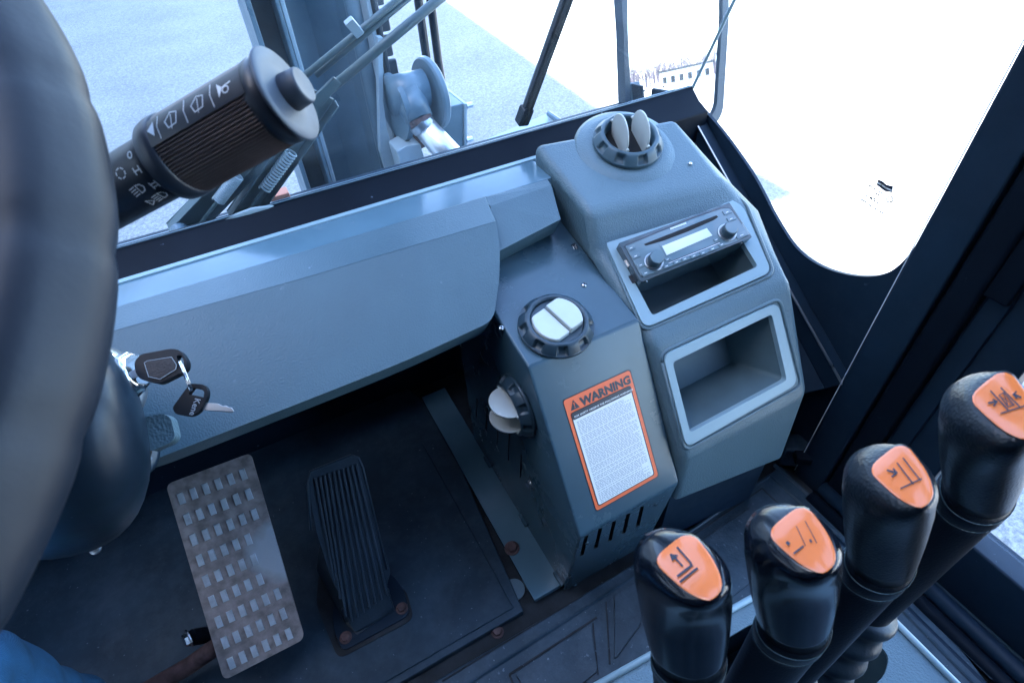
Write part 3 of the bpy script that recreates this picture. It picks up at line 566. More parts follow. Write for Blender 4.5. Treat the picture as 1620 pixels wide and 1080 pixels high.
# grey headed key and ignition
# ---- steering column cover
t = thing('steering_column', ud(110, 700, .52), 'dark blue plastic steering column cover with two lock barrels', 'steering column')
def iring(cx, cy, a, b, rot, d, n=40, sup=2.4):
    out = []; cr, sr = math.cos(math.radians(rot)), math.sin(math.radians(rot))
    for k in range(n):
        th = 2*math.pi*k/n; c, s_ = math.cos(th), math.sin(th); x = a*math.copysign(abs(c)**(2/sup), c); y = b*math.copysign(abs(s_)**(2/sup), s_)
        out.append(ud(cx+x*cr-y*sr, cy+x*sr+y*cr, d))
    return out
g = G(); g.rings([iring(70, 690, 40, 50, 0, .37), iring(72, 692, 110, 130, 0, .385), iring(75, 695, 148, 165, -10, .42), iring(75, 700, 160, 178, -12, .46), iring(75, 706, 158, 178, -12, .50), iring(72, 712, 150, 168, -12, .56), iring(80, 720, 120, 140, -10, .62), iring(90, 730, 100, 110, 0, .70)])
g.done('shell', 'cover', t, smooth=True)
lockax = (V((1, -.25, .35))).normalized()
lk = ud(182, 602, .45)
g = G(); g.lathe([(.036, -.03), (.034, -.006), (.030, 0)], lk, lockax, 36); g.done('lock_boss', 'cover', t, smooth=True)
g = G(); g.lathe([(.0285, -.004), (.030, .0), (.028, .003), (.022, .004)], lk, lockax, 40); g.done('lock_bezel', 'steel', t, smooth=True)
g = G(); g.lathe([(.020, .002), (.020, .010), (.017, .013), (.016, .020), (.0135, .022)], lk, lockax, 10); g.done('lock_nut', 'chrome', t, bevel=.001)
lk2 = ud(208, 700, .47)
g = G(); g.lathe([(.030, -.02), (.029, 0), (.024, .002), (.020, -.003)], lk2, lockax, 36); g.done('lock_bezel', 'cover', t, smooth=True)
g = G(); g.lathe([(.020, -.004), (.020, .001)], lk2, lockax, 30); g.done('lock_face', 'dark', t)
g = G(); g.lathe([(.006, 0), (.006, .002), (.004, .003)], ud(152, 868, .62), V((0, -.3, 1)), 20); g.done('washer', 'steel', t)
# keys: flat bodies in a plane facing the viewer
KN = (V((-.1, -.55, .83))).normalized()
def kplane(c, d): P0 = ud(*c, d); return lambda x, y, o=0: on(x, y, P0+KN*o, KN)
t = thing('ignition_key', ud(255, 580, .44), 'black plastic headed key in the ignition lock', 'key')
kp = kplane((255, 580), .44)
hp = rnd([kp(*p) for p in ((212, 572), (222, 560), (270, 551), (284, 553), (296, 570), (295, 583), (286, 590), (252, 607), (222, 600), (214, 590))], .003, 3)
hole = rnd([kp(*p) for p in ((279, 562), (287, 562), (291, 572), (290, 582), (284, 582))], .002, 3)
g = G(); g.prism(hp, -KN*.008, [hole]); g.done('key_head', 'keyb', t, bevel=.0012)
g = G(); q = [kp(*p, .0003) for p in ((229, 574), (234, 571), (272, 565), (280, 577), (279, 584), (254, 600), (236, 596))]
g.prism(q, KN*.0008); g.done('key_inlay', 'black', t, bevel=.0003)
g = G(); [g.tube([a_, b_], .00025, 5) for a_, b_ in zip([x+KN*.0009 for x in q], [x+KN*.0009 for x in q[1:]+q[:1]])]; g.done('inlay_line', 'faint', t)
g = G(); g.prism([kp(*p, -.002) for p in ((196, 592), (216, 583), (219, 594), (200, 602))], -KN*.002); g.done('key_blade', 'steel', t)
t = thing('key_ring', ud(296, 600, .44), 'thin split steel ring joining the two black keys', 'key ring')
g = G(); a_, b_ = kp(284, 572, .004), kp(303, 617, .006); mid = (a_+b_)/2; hv = (a_-b_)/2; sd = hv.cross(KN).normalized()*hv.length*.95
tl = (sd*.30+KN*hv.length*.9)
for o in (-.0006, .0006): pts = [mid+hv*math.cos(k/36*6.2832)+tl*math.sin(k/36*6.2832)+sd.normalized()*o for k in range(37)]; g.tube(pts, .0006, 6)
g.done('ring', 'chrome', t, smooth=True)
t = thing('spare_key', ud(300, 635, .45), 'black headed key with lettering hanging from the key ring', 'key')
kq = kplane((300, 635), .45)
hp = rnd([kq(*p) for p in ((304, 606), (323, 608), (329, 616), (328, 628), (315, 652), (302, 659), (278, 655), (272, 645), (296, 612))], .003, 3)
hole = [kq(*p) for p in ((306, 613), (320, 616), (323, 620), (322, 628), (298, 623))]
g = G(); g.prism(hp, -KN*.006, [hole]); g.done('key_head', 'keyb', t, bevel=.0010)
g = G(); g.prism([kq(*p, -.003) for p in ((322, 636), (345, 638), (352, 642), (357, 641), (362, 644), (366, 644), (370, 650), (366, 652), (316, 648))], -KN*.0018); g.done('key_blade', 'steel', t, bevel=.0003)
text('key_lettering', 'Kene', 'faint', t, kq(309, 629, .0002), kq(301, 652)-kq(309, 629), kq(318, 634)-kq(309, 629), .0065, off=.01)
t = thing('grey_lock_key', ud(240, 683, .46), 'grey plastic headed key in the lower column lock', 'key')
kr = kplane((240, 683), .46)
g = G(); g.prism(rnd([kr(*p) for p in ((214, 668), (222, 661), (256, 653), (270, 660), (277, 690), (270, 700), (238, 714), (228, 706))], .004, 4), -KN*.012); g.done('key_head', 'console', t, bevel=.003, segs=3)
g = G(); g.prism([kr(*p, -.004) for p in ((205, 688), (219, 683), (223, 698), (208, 703))], -KN*.003); g.done('key_blade', 'steel', t)

# ================================================================ PEDALS
def pedal_plane(tl, ang): n = V((0, -math.sin(math.radians(ang)), math.cos(math.radians(ang)))); return (lambda x, y, o=0: on(x, y, V(tl)+n*o, n)), n
bp_, bn = pedal_plane((-.265, .66, .281), 42)
t = thing('brake_pedal', bp_(370, 900)-Z_*.15, 'large worn steel brake pedal with rows of raised rectangular studs', 'pedal')
g = G(); g.prism(rnd([bp_(262, 766), bp_(396, 716), bp_(482, 1010), bp_(354, 1076)], .010, 5), -bn*.007); g.done('pedal_plate', 'pedal', t, bevel=.002)
wear(M['pedal'], bp_(440, 870), .040, (.42, .47, .53), .3)
C00, C10, C01, C11 = (287, 788), (385, 750), (366, 1048), (457, 1002)
uvec = (bp_(385, 750)-bp_(287, 788)).normalized(); vvec = bn.cross(uvec)
stud = None
for r in range(9):
    for c in range(6):
        if (r in (3, 4, 5) and c == 5): continue
        fr, fc = r/8, c/5; x = lerp(lerp(C00[0], C10[0], fc), lerp(C01[0], C11[0], fc), fr); y = lerp(lerp(C00[1], C10[1], fc), lerp(C01[1], C11[1], fc), fr)
        p = bp_(x, y, .0)
        g = G(); h = .0026 if (c < 4 or r < 3 or r > 6) else .0012
        b_ = [p+uvec*i*.0042+vvec*j*.0085 for i, j in ((-1, -1), (1, -1), (1, 1), (-1, 1))]; tp = [p+uvec*i*.0037+vvec*j*.0078+bn*h for i, j in ((-1, -1), (1, -1), (1, 1), (-1, 1))]
        g.add(b_+tp, [(4, 5, 6, 7), (0, 1, 5, 4), (1, 2, 6, 5), (2, 3, 7, 6), (3, 0, 4, 7)]); g.done('stud', 'stud', t)
g = G(); g.tube([bp_(345, 1020, -.02), ud(300, 1052, .88), ud(200, 1110, .86)], .013, 20); g.done('pedal_arm', 'rust', t, smooth=True)
screw(t, ud(300, 1008, .86), V((-.9, -.3, .3)), .010, 'zinc', 'bolt', hexa=True)
g = G(); g.tube([ud(303, 1008, .865), ud(345, 1000, .90)], .012, 16); g.done('pivot_boss', 'black', t)
ap, an_ = pedal_plane((-.081, .616, .224), 50)
t = thing('accelerator_pedal', uz(585, 990, 0), 'black ribbed rubber accelerator pedal hinged on a bolted floor plate', 'pedal')
out = [(486, 765), (490, 745), (555, 719), (566, 722), (572, 735), (618, 905), (612, 925), (620, 957), (618, 968), (562, 1000), (552, 985), (548, 960), (534, 935), (524, 915), (500, 840)]
g = G(); g.prism(rnd([ap(*p) for p in out], .005, 3), -an_*.006); g.done('pedal_pad', 'rubber', t, bevel=.0015)
for k in range(10):
    f = (k+.5)/10; xt = lerp(495, 567, f); yt = lerp(757, 732, f); xb = lerp(540+10*(f < .3)*0, 608, f); yb = lerp(905, 925, f)
    xb2, yb2 = lerp(528, 617, f), (912+f*280 if f < .28 else lerp(995, 945, (f-.28)/.72))
    g = G(); a_, b_ = ap(xt, yt, .001), ap(xb2-4*(1-f), yb2-8, .001); d = (b_-a_).normalized(); s_ = d.cross(an_)
    g.box((a_+b_)/2, (b_-a_)/2, s_*.0019, an_*.0030); g.done('rib', 'rubber', t, bevel=.0008)
g = G(); rim = [ap(*p, .0005) for p in ((492, 838), (486, 765), (491, 746), (555, 720), (567, 724), (574, 740), (612, 900))]; rim = [rim[0], *rim[1:]]
g.tube(rim, .0022, 8); g.done('rim_bead', 'rubber', t, smooth=True)
base = [fl(*p, .010) for p in ((525, 985), (541, 1030), (648, 972), (640, 935), (620, 905), (585, 900), (530, 930))]
g = G(); g.prism(rnd(base, [.02, .012, .012, .01, .02, .02, .02], 4), (0, 0, -.012)); g.done('floor_plate', 'wall', t, bevel=.0015)
g = G(); g.prism(rnd([fl(*p, .006) for p in ((505, 900), (500, 955), (535, 1042), (655, 978), (642, 930))], .015, 4), (0, 0, -.004)); g.done('gasket', 'gap', t)
g = G(); g.prism([ap(540, 965, -.006), ap(616, 935, -.006), fl(625, 965, .011), fl(565, 1005, .011), fl(545, 985, .011)], -an_*.02); g.done('hinge_block', 'rubber', t, bevel=.002)
g = G(); g.prism([ap(505, 860, -.008), ap(545, 950, -.006), fl(545, 985, .012), fl(500, 900, .012)], (.05, 0.01, 0)); g.done('side_bracket', 'rubber', t, bevel=.002)
for p in ((547, 1008), (636, 962)): screw(t, fl(*p, .010), Z_, .0075, 'rust', 'bolt', hexa=True)

# ================================================================ HEATER BOX
BX0, BX1 = .231, .405
t = thing('heater_box', (BX0+.08, .45, 0), 'dark blue sheet steel heater box with round vents and a warning label', 'heater box')
prof = [(.337, 0.002), (.306, .248), (.441, .469), (.70, .530), (.70, .002)]
g = G(); g.prism([(BX0, y, z) for y, z in prof], (BX1-BX0, 0, 0)); body = g.done('casing', 'box', t, bevel=.004, segs=3)
body.data.materials.append(M['dark'])
wP, wN = V((0, .306, .248)), V((0, -.221, .135)).normalized()            # the warning face
wp = lambda x, y, o=0: on(x, y, wP+wN*o, wN)
fP = V((0, .337, .0)); fN = V((0, -.248, -.031)).normalized(); fp = lambda x, y, o=0: on(x, y, fP+fN*o, fN)
cut = []
def cutter(pts, d, m='dark'): g = G(); g.prism(pts, d); o = g.done('cutter', m, t); o.hide_render = True; cut.append(o)
for k in range(5):
    x, y = 930+k*22.2, 872-k*11.8; cutter([fp(x-7, y+17, .01), fp(x-1, y+15, .01), fp(x+7, y-16, .01), fp(x+1, y-14, .01)], -fN*.03)
bx = lambda x, y: ux(x, y, BX0)
for x, y0_, y1_ in ((755, 630, 661), (771, 645, 681), (788, 665, 705), (806, 680, 730), (825, 718, 757)):
    a_, b_ = bx(x, y0_), bx(x-2, y1_); cutter([a_+V((-.01, -.0022, 0)), a_+V((-.01, .0022, 0)), b_+V((-.01, .0022, 0)), b_+V((-.01, -.0022, 0))], (.03, 0, 0))
boolean(body, cut)
g = G(); g.prism([(.176, .345, .014), (BX0+.002, .345, .014), (BX0+.002, .86, .014), (.176, .86, .014)], (0, 0, -.0115)); fl_ = g.done('mounting_flange', 'sheet', t, bevel=.0015)
screw(t, uz(810, 867, .014), Z_, .010, 'rust', 'bolt', hexa=True)
for p in ((772, 730), (828, 822), (884, 915)):
    q = uz(*p, .017); g = G(); g.box(q, X_*.004, Y_*.014, Z_*.004); g.done('weld_tab', 'box', t, bevel=.002)
for p, r in (((793, 519), .0042), ((924, 451), .0042)): screw(t, on(*p, (0, .441, .469), V((0, -.237, 1))), V((0, -.237, 1)), r)
screw(t, bx(838, 765), -X_, .006, 'zinc', 'bolt', hexa=True)
for p in ((928, 858), (1037, 797)): screw(t, fp(*p), fN, .0035, 'box', 'screw')
for p in ((910, 925), (1020, 865)): screw(t, fp(*p), fN, .0035, 'box', 'screw')

def vent(parent, c, n, r, mring, mode, phase=0.0):
    n = V(n).normalized(); c = V(c)
    N_ = 9
    def mod(i, a_, rr, h):
        k = ((a_+phase)*N_/(2*math.pi)) % 1.0-.5; wdt = max(0, min(1, (.21-abs(k))/.035))
        if i in (3, 4, 5, 6): f_ = (0, .9, 1, 1)[i-3]; return rr-r*.085*wdt*f_, h-r*.075*wdt*f_
        return rr, h
    prof_ = [(r*.97, 0), (r, .002), (r*1.0, .006), (r*.99, r*.12), (r*.975, r*.145), (r*.92, r*.255), (r*.85, r*.325), (r*.83, r*.345), (r*.78, r*.37), (r*.74, r*.37), (r*.70, r*.34), (r*.69, r*.28), (r*.68, .001)]
    g = G(); g.lathe(prof_, c, n, 216, mod, cap=False); v_ = g.done('air_vent', mring, parent, smooth=True)
    u = n.orthogonal().normalized(); w_ = n.cross(u)
    if mode == 'closed':
        # the two louvers are shut and stand flush in the ring
        e1 = (CL_DIR-n*CL_DIR.dot(n)).normalized(); e2 = n.cross(e1)
        g = G(); g.lathe([(r*.68, 0), (r*.68, r*.26), (r*.3, r*.24)], c, n, 48); g.done('vent_core', mring, v_)
        for sgn in (1, -1):
            pts = []
            for k in range(21):
                th = math.pi*k/20; pts.append((max(-.49, min(.49, math.cos(th)*.66))*r, sgn*math.sin(th)*r*.64))
            g = G(); rows = []
            base_ = [c+n*r*.20+e1*a_+e2*(b_+sgn*.0010) for a_, b_ in pts]; top_ = [c+n*(r*(.45 if sgn > 0 else .38))+e1*a_*.97+e2*(b_*.97+sgn*.0012) for a_, b_ in pts]
            g.rings([base_, top_]); g.done('louver', 'blade', v_, bevel=.0015)
    else:
        g = G(); g.lathe([(r*.67, 0), (r*.67, .0015)], c, n, 36); g.done('vent_throat', 'dark', v_)
        for sg_ in (-1, 1):
            e1, e2, lean = mode; o_ = sg_*e2
            e1 = V(e1); e1 = (e1-n*e1.dot(n)).normalized(); e2_ = n.cross(e1); hv = (n*math.cos(lean)+e2_*math.sin(lean)).normalized(); tn = e1.cross(hv)
            cc = c+n*r*.36+e2_*(o_*r*1.15); g = G(); f_, b_ = [], []
            for k in range(28): th = 2*math.pi*k/28; p = cc+e1*math.cos(th)*r*.56+hv*math.sin(th)*r*.58; f_.append(p+tn*.0013); b_.append(p-tn*.0013)
            g.rings([f_, b_]); g.done('louver', 'blade', v_, bevel=.0008)
            for q in (1, -1): g = G(); g.tube([cc+e1*r*.56*q, cc+e1*r*.62*q], .0025, 10); g.done('pivot_pin', 'blade', v_)
            g = G(); g.tube([cc+hv*r*.0+tn*.001, cc+hv*r*.0+tn*.007], .005, 14); g.done('louver_boss', 'blade', v_)
    return v_
CL_ANG = 65
tN = V((0, -.229, .973)).normalized(); tp_ = lambda x, y, o=0: on(x, y, V((0, .441, .469))+tN*o, tN)
CL_DIR = tp_(904, 525)-tp_(858, 483)
vent(t, tp_(879, 518), tN, .051, 'vdark', 'closed', .3)
vent(t, ux(822, 640, BX0-.001), -X_, .049, 'vdark', (bx(828, 655)-bx(800, 612), .34, .15), .2)
# warning label
wl = thing('warning_label', wp(968, 695), 'orange bordered white WARNING sticker on the front of the heater box', 'sticker')
wl_l = [(889, 633), (997, 583), (1043, 753), (943, 810)]
def wq(u, v, o=0.0):                                        # label coordinates 0..1 on the sloping face
    x = lerp(lerp(889, 997, u), lerp(943, 1043, u), v); y = lerp(lerp(633, 583, u), lerp(810, 753, u), v); return wp(x, y, o)
def lab(u0, v0, u1, v1, o, m, nm, r=.004): g = G(); g.add(rnd([wq(u0, v0, o), wq(u1, v0, o), wq(u1, v1, o), wq(u0, v1, o)], r, 4), [tuple(range(20 if r else 4))]); return g.done(nm, m, wl)
g = G(); g.prism(rnd([wq(0, 0, .0002), wq(1, 0, .0002), wq(1, 1, .0002), wq(0, 1, .0002)], .005, 4), wN*.0004); g.done('backing', 'ink', wl)
lab(.012, .008, .988, .992, .0010, 'sorange', 'orange_field', .0045)
lab(.055, .135, .945, .965, .0014, 'ink', 'black_outline', .004); lab(.068, .142, .932, .958, .0018, 'white', 'white_field', .0035)
lab(.065, .138, .935, .200, .0022, 'ink', 'black_band', .003)
wu, wv = (wq(.9, .1)-wq(.1, .1)).normalized(), (wq(.1, .1)-wq(.1, .9)).normalized(); LW = (wq(1, .1)-wq(0, .1)).length
text('warning_word', 'WARNING', 'ink', wl, wq(.235, .118, .0013), wu, wv, LW*.151, off=.045, lift=.0002)
text('subheading', 'FOR SAFETY OBSERVE THE FOLLOWING WARNINGS', 'white', wl, wq(.095, .186, .0024), wu, wv, LW*.0365, off=.012, lift=.0002)
g = G(); g.add([wq(.075, .118, .0013), wq(.205, .118, .0013), wq(.142, .035, .0013)], [(0, 1, 2)]); tri = g.done('hazard_triangle', 'ink', wl)
g = G(); g.add([wq(.133, .06, .0017), wq(.152, .06, .0017), wq(.146, .092, .0017), wq(.139, .092, .0017)], [(0, 1, 2, 3)]); g.add([wq(.137, .098, .0017), wq(.148, .098, .0017), wq(.148, .107, .0017), wq(.137, .107, .0017)], [(0, 1, 2, 3)]); g.done('exclamation', 'sorange', tri)
g = G(); random.seed(5); v = .225
while v < .945:
    u = .105; end = random.choice((.90, .905, .89, .9, .80))
    while u < end:
        l = random.uniform(.02, .06); g.add([wq(u, v, .0020), wq(min(u+l, end), v, .0020), wq(min(u+l, end), v+.0055, .0020), wq(u, v+.0055, .0020)], [(0, 1, 2, 3)]); u += l+.012
    v += random.choice((.0125, .0125, .0125, .0125, .0185))
pr_ = g.done('fine_print', 'faint', wl); pr_['kind'] = 'stuff'

# ================================================================ CONSOLE WITH RADIO
XL, XR = .405, .632
Lp = [(.730, .606), (.575, .566), (.553, .512), (.412, .447), (.308, .310), (.306, .186), (.73, .186)]
Rp = [(.672, .613), (.547, .561), (.492, .530), (.394, .468), (.304, .323), (.290, .160), (.73, .160)]
t = thing('radio_console', (.52, .5, .17), 'blue-grey moulded corner console with a vent, a radio opening and a storage bin', 'console')
g = G(); nX = 9; rowsv = []
for (a_, b_) in zip(Lp, Rp):
    rowsv.append([V((lerp(XL, XR, k/(nX-1)), lerp(a_[0], b_[0], k/(nX-1)), lerp(a_[1], b_[1], k/(nX-1)))) for k in range(nX)])
def mean_plane(pts):
    c = sum((V(p) for p in pts), V())/4; n = (V(pts[2])-V(pts[0])).cross(V(pts[3])-V(pts[1])).normalized(); n = n if n.dot(CAM-c) > 0 else -n; return c, n
def p3(a_, b_, c_): n = (V(b_)-V(a_)).cross(V(c_)-V(a_)).normalized(); n = n if n.dot(CAM-V(a_)) > 0 else -n; return V(a_), n
def thru(pt, P_, n_): d = V(pt)-CAM; return CAM+d*((P_-CAM).dot(n_)/d.dot(n_))
c3 = lambda i: (V((XL, *Lp[i])), V((XR, *Rp[i])))
(l2, r2), (l3, r3), (l4, r4) = c3(2), c3(3), c3(4)
rP, rN = p3(l3, r3, (l2+r2)/2); bP, bN = p3(l3, r3, (l4+r4)/2)
l2, r2 = thru(l2, rP, rN), thru(r2, rP, rN); l4, r4 = thru(l4, bP, bN), thru(r4, bP, bN)
l4.x = max(l4.x, XL-.004); r2.x += .012; r3.x += .010; r4.x += .005
for i, (a_, b_) in ((2, (l2, r2)), (3, (l3, r3)), (4, (l4, r4))): rowsv[i] = [a_.lerp(b_, k/(nX-1)) for k in range(nX)]
nr_ = len(rowsv); vs = [p for r in rowsv for p in r]; fs = []
for i in range(nr_):
    for k in range(nX-1): a_ = i*nX+k; b_ = ((i+1) % nr_)*nX+k; fs.append((a_, a_+1, b_+1, b_))
fs.append(tuple(i*nX for i in range(nr_))); fs.append(tuple(i*nX+nX-1 for i in range(nr_))[::-1])
g.add(vs, fs); cb = g.done('body', 'console', t, bevel=.013, segs=5, angle=14)
cb.data.materials.append(M['pocket'])
def plane_from(a_, b_, c_): n = (V(b_)-V(a_)).cross(V(c_)-V(a_)).normalized(); n = n if n.dot(CAM-V(a_)) > 0 else -n; return V(a_), n
rp = lambda x, y, o=0: on(x, y, rP+rN*o, rN); bq = lambda x, y, o=0: on(x, y, bP+bN*o, bN)
rin = [(980, 400), (1148, 338), (1199, 421), (1032, 499)]; bin_ = [(1064, 573), (1221, 497), (1245, 601), (1092, 684)]
cut = []
def tapered(fn, pts, r, depth, sc, m='pocket', shift=(0, 0, 0)):
    a_ = rnd([fn(*p, .03) for p in pts], r, 5); b0 = rnd([fn(*p, -.002) for p in pts], r, 5); c = sum(b0, V())/len(b0)
    nn = (fn(*pts[0], 1)-CAM).normalized(); n = rN if fn is rp else bN
    b1 = [lerp(p, c, 1-sc)-n*depth+V(shift) for p in b0]; g = G(); g.rings([a_, b0, b1]); o = g.done('cutter', m, t); o.hide_render = True; cut.append(o)
tapered(rp, rin, .006, .07, .80); tapered(bq, bin_, .008, .085, .62, shift=(0, .0, .01))
boolean(cb, cut)
def frame(fn, n, outp, inp, ro, ri, o, nm, th=.006):
    g = G(); A = rnd([fn(*p, o) for p in outp], ro, 6); B = rnd([fn(*p, o) for p in inp], ri, 4); g.prism(A, -n*th, [B]); return g.done(nm, 'trim', t, bevel=.0006)
frame(rp, rN, [(956, 379), (1150, 312), (1176, 326), (1221, 430), (1020, 519)], rin, [.014, .01, .012, .014, .014], .005, .0045, 'radio_surround', .010)
frame(bq, bN, [(1049, 562), (1231, 478), (1262, 607), (1086, 708)], bin_, .014, .006, .0045, 'bin_surround', .010)
# dark moulded step lines round the two surrounds
def loop_tube(fn, pts, r, o, rr, nm, m): g = G(); q = rnd([fn(*p, o) for p in pts], rr, 5); g.tube(q+[q[0]], r, 8); g.done(nm, m, t, smooth=True)
loop_tube(rp, [(951, 374), (1152, 303), (1180, 322), (1225, 433), (1018, 524)], .0028, -.0008, [.014, .01, .012, .014, .014], 'moulded_lip', 'console')
loop_tube(bq, [(1044, 558), (1233, 471), (1268, 610), (1083, 713)], .0028, -.0008, .014, 'moulded_lip', 'console')
# raised boss round the vent
dP, dN = mean_plane([(XL, .730, .606), (XR, .672, .613), (XR, .547, .561), (XL, .575, .566)])
dq = lambda x, y, o=0: on(x, y, dP+dN*o, dN)
vc = dq(991, 232)
g = G(); g.lathe([(.080, -.003), (.075, -.0008), (.070, .0012), (.065, .0032), (.061, .0045), (.03, .005)], vc, dN, 64); g.done('vent_boss', 'console', t, smooth=True)
vent(t, vc+dN*.006, dN, .053, 'vent', ((.22, 1, 0), .27, 0), .1)
screw(t, ux(910, 392, XL-.009), -X_, .006, 'zinc', 'bolt', hexa=True)
screw(t, dq(1092, 259), dN, .003, 'zinc', 'screw', cross=False)
g = G(); g.prism([(XL+.02, .33, .004), (XR-.01, .31, .004), (XR-.01, .7, .004), (XL+.02, .7, .004)], (0, 0, .2)); g.done('plinth', 'wall', t)
# ---- radio
t = thing('car_radio', rp(1080, 385), 'single slot car radio with two knobs and a pale display tilted out of the console', 'radio')
RO = .020; rr = lambda x, y, o=0: rp(x, y, RO+o)
face = [(978.5, 384.6), (1154, 320), (1190, 375), (1014.6, 446)]
fc = [rr(*p) for p in face]
g = G(); g.prism(rnd(fc, .0015, 2), -rN*.055); g.done('chassis', 'radio', t, bevel=.0008)
def zr(u, v, o=0.0): return rr(960+u*.1605, 310+v*.1605, o)          # coordinates of an enlargement of the photograph
g = G(); g.prism([zr(*p, .0003) for p in ((175, 490), (500, 355), (850, 215), (1130, 118), (1205, 110), (1240, 140), (1330, 270), (1405, 380), (1280, 450), (560, 720), (360, 800), (330, 780))], rN*.0012); g.done('face_panel', 'radiof', t, bevel=.0005)
g = G(); g.prism([zr(*p, .0016) for p in ((365, 475), (480, 430), (760, 320), (900, 262), (1080, 192), (1098, 208), (1060, 235), (800, 350), (560, 440), (385, 490))], rN*.0004); g.done('disc_slot', 'dark', t)
g = G(); g.prism([zr(*p, .0016) for p in ((520, 485), (1000, 300), (1060, 395), (585, 600))], rN*.0005); g.done('display_bezel', 'radiof', t)
g = G(); g.prism([zr(*p, .0023) for p in ((545, 495), (985, 318), (1040, 390), (590, 585))], rN*.0003); g.done('display', 'lcd', t)
g = G(); stroke(g, [(610, 655), (800, 580), (980, 510), (1110, 455)], 8, lambda u, v: zr(u, v, .0018)); stroke(g, [(175, 492), (500, 357), (850, 217), (1130, 120), (1205, 112), (1240, 142), (1330, 272)], 7, lambda u, v: zr(u, v, .0019)); g.done('trim_line', 'ink', t)
g = G(); stroke(g, [(610, 662), (800, 587), (980, 517), (1110, 462)], 6, lambda u, v: zr(u, v, .0021)); g.done('chrome_line', 'mark', t)
for (u, v, ww, hh) in ((240, 512, 70, 45), (285, 592, 80, 45), (335, 680, 80, 50), (385, 758, 90, 45), (590, 690, 75, 36), (690, 650, 75, 36), (770, 620, 75, 36), (860, 590, 75, 36), (950, 560, 70, 36), (1045, 520, 75, 36), (1135, 478, 70, 36), (1185, 160, 80, 46), (1225, 225, 80, 46), (1330, 385, 120, 50), (600, 625, 60, 30), (1080, 430, 60, 30)):
    g = G(); a_ = (.36, .93); c = (u, v); dx = (ww/2*.93, -ww/2*.37); dy = (hh/2*.5, hh/2*.87)
    g.prism([zr(u+i*dx[0]+j*dy[0], v+i*dx[1]+j*dy[1], .0016) for i, j in ((-1, -1), (1, -1), (1, 1), (-1, 1))], rN*.0011); bt = g.done('button', 'radiof', t, bevel=.0004)
    g = G(); stroke(g, [(u-dx[0]*.25, v-dx[1]*.25), (u+dx[0]*.25, v+dx[1]*.25)], 7, lambda a_, b_: zr(a_, b_, .0030)); g.done('button_print', 'mark', bt)
g = G()
for k in range(7): stroke(g, [(632+k*22, 322-k*8), (644+k*22, 317-k*8)], 16, lambda a_, b_: zr(a_, b_, .0018))
g.done('small_lettering', 'mark', t)
for (bx_, by_), (cx_, cy_) in (((462, 650), (498, 600)), ((1185, 362), (1225, 312))):
    b0 = zr(bx_, by_, .0016); g = G(); g.lathe([(.0135, 0), (.0135, .001), (.0125, .0016), (.0115, .001)], b0, rN, 36); g.done('knob_ring', 'steel', t, smooth=True)
    def md(i, a_, r_, h): return (r_*(1+.03*math.sin(a_*36)) if i in (1, 2) else r_), h
    g = G(); g.lathe([(.0105, 0), (.0105, .001), (.0098, .013), (.0092, .0145), (.004, .0148)], b0, rN, 144, md); g.done('knob', 'radio', t, smooth=True)
    g = G(); g.lathe([(.0088, .0148), (.0086, .0154)], b0, rN, 36); g.done('knob_cap', 'radiof', t)
fside = (fc[3]-fc[0]).normalized(); sdir = (fc[0]-fc[1]).normalized()
mid = lerp(fc[0], fc[3], .45)-rN*.012; g = G(); g.box(mid+sdir*.0006, fside*.005, sdir*.001, rN*.003); g.done('side_clip', 'zinc', t)
mid = lerp(fc[0], fc[3], .80)-rN*.018; g = G(); g.box(mid+sdir*.002, fside*.006, sdir*.003, rN*.004); g.done('side_tab', 'black', t)
bdir = (fc[3]-fc[0]).normalized()
for f in (.06, .92): g = G(); g.lathe([(.002, 0), (.002, .001)], lerp(fc[3], fc[2], f)-rN*.009, bdir, 12); g.done('screw', 'zinc', t)

# ================================================================ STEERING WHEEL
wc = V((-.2503, .2335, .932)); wnrm = V((0, -.5, .866)); R_ = .196
wu_ = V((1, 0, 0)); wv_ = wnrm.cross(wu_)
t = thing('steering_wheel', wc, 'worn dark rubber steering wheel rim close to the camera at the left', 'steering wheel')
g = G(); rr_ = []
NN = 240
for k in range(NN):
    a_ = 2*math.pi*k/NN; ctr = wc+(wu_*math.cos(a_)+wv_*math.sin(a_))*R_; rad = wu_*math.cos(a_)+wv_*math.sin(a_)
    bmp = .0012*max(0, math.cos(a_*24))**6
    rr_.append([ctr+(rad*math.cos(b)+wnrm*math.sin(b))*(.0195-bmp+.0008*math.sin(b*5+1)) for b in (2*math.pi*j/36 for j in range(36))])
g.rings(rr_, closed=True); g.done('rim', 'wheelr', t, smooth=True)
for a_ in (math.radians(200), math.radians(340), math.radians(90)):
    if a_ == math.radians(340): a_ = math.radians(160)
    g = G(); d = wu_*math.cos(a_)+wv_*math.sin(a_); g.tube([wc-wnrm*.05+d*.03, wc-wnrm*.03+d*.1, wc+d*.19], [.012, .010, .009], 12); g.done('spoke', 'wheelr', t, smooth=True)
g = G(); g.lathe([(.05, -.07), (.055, -.03), (.04, -.02)], wc, wnrm, 36); g.done('hub', 'wheelr', t, smooth=True)
g = G(); g.tube([wc-wnrm*.05, ud(70, 690, .45)], .03, 20); g.done('shaft', 'cover', t, smooth=True)

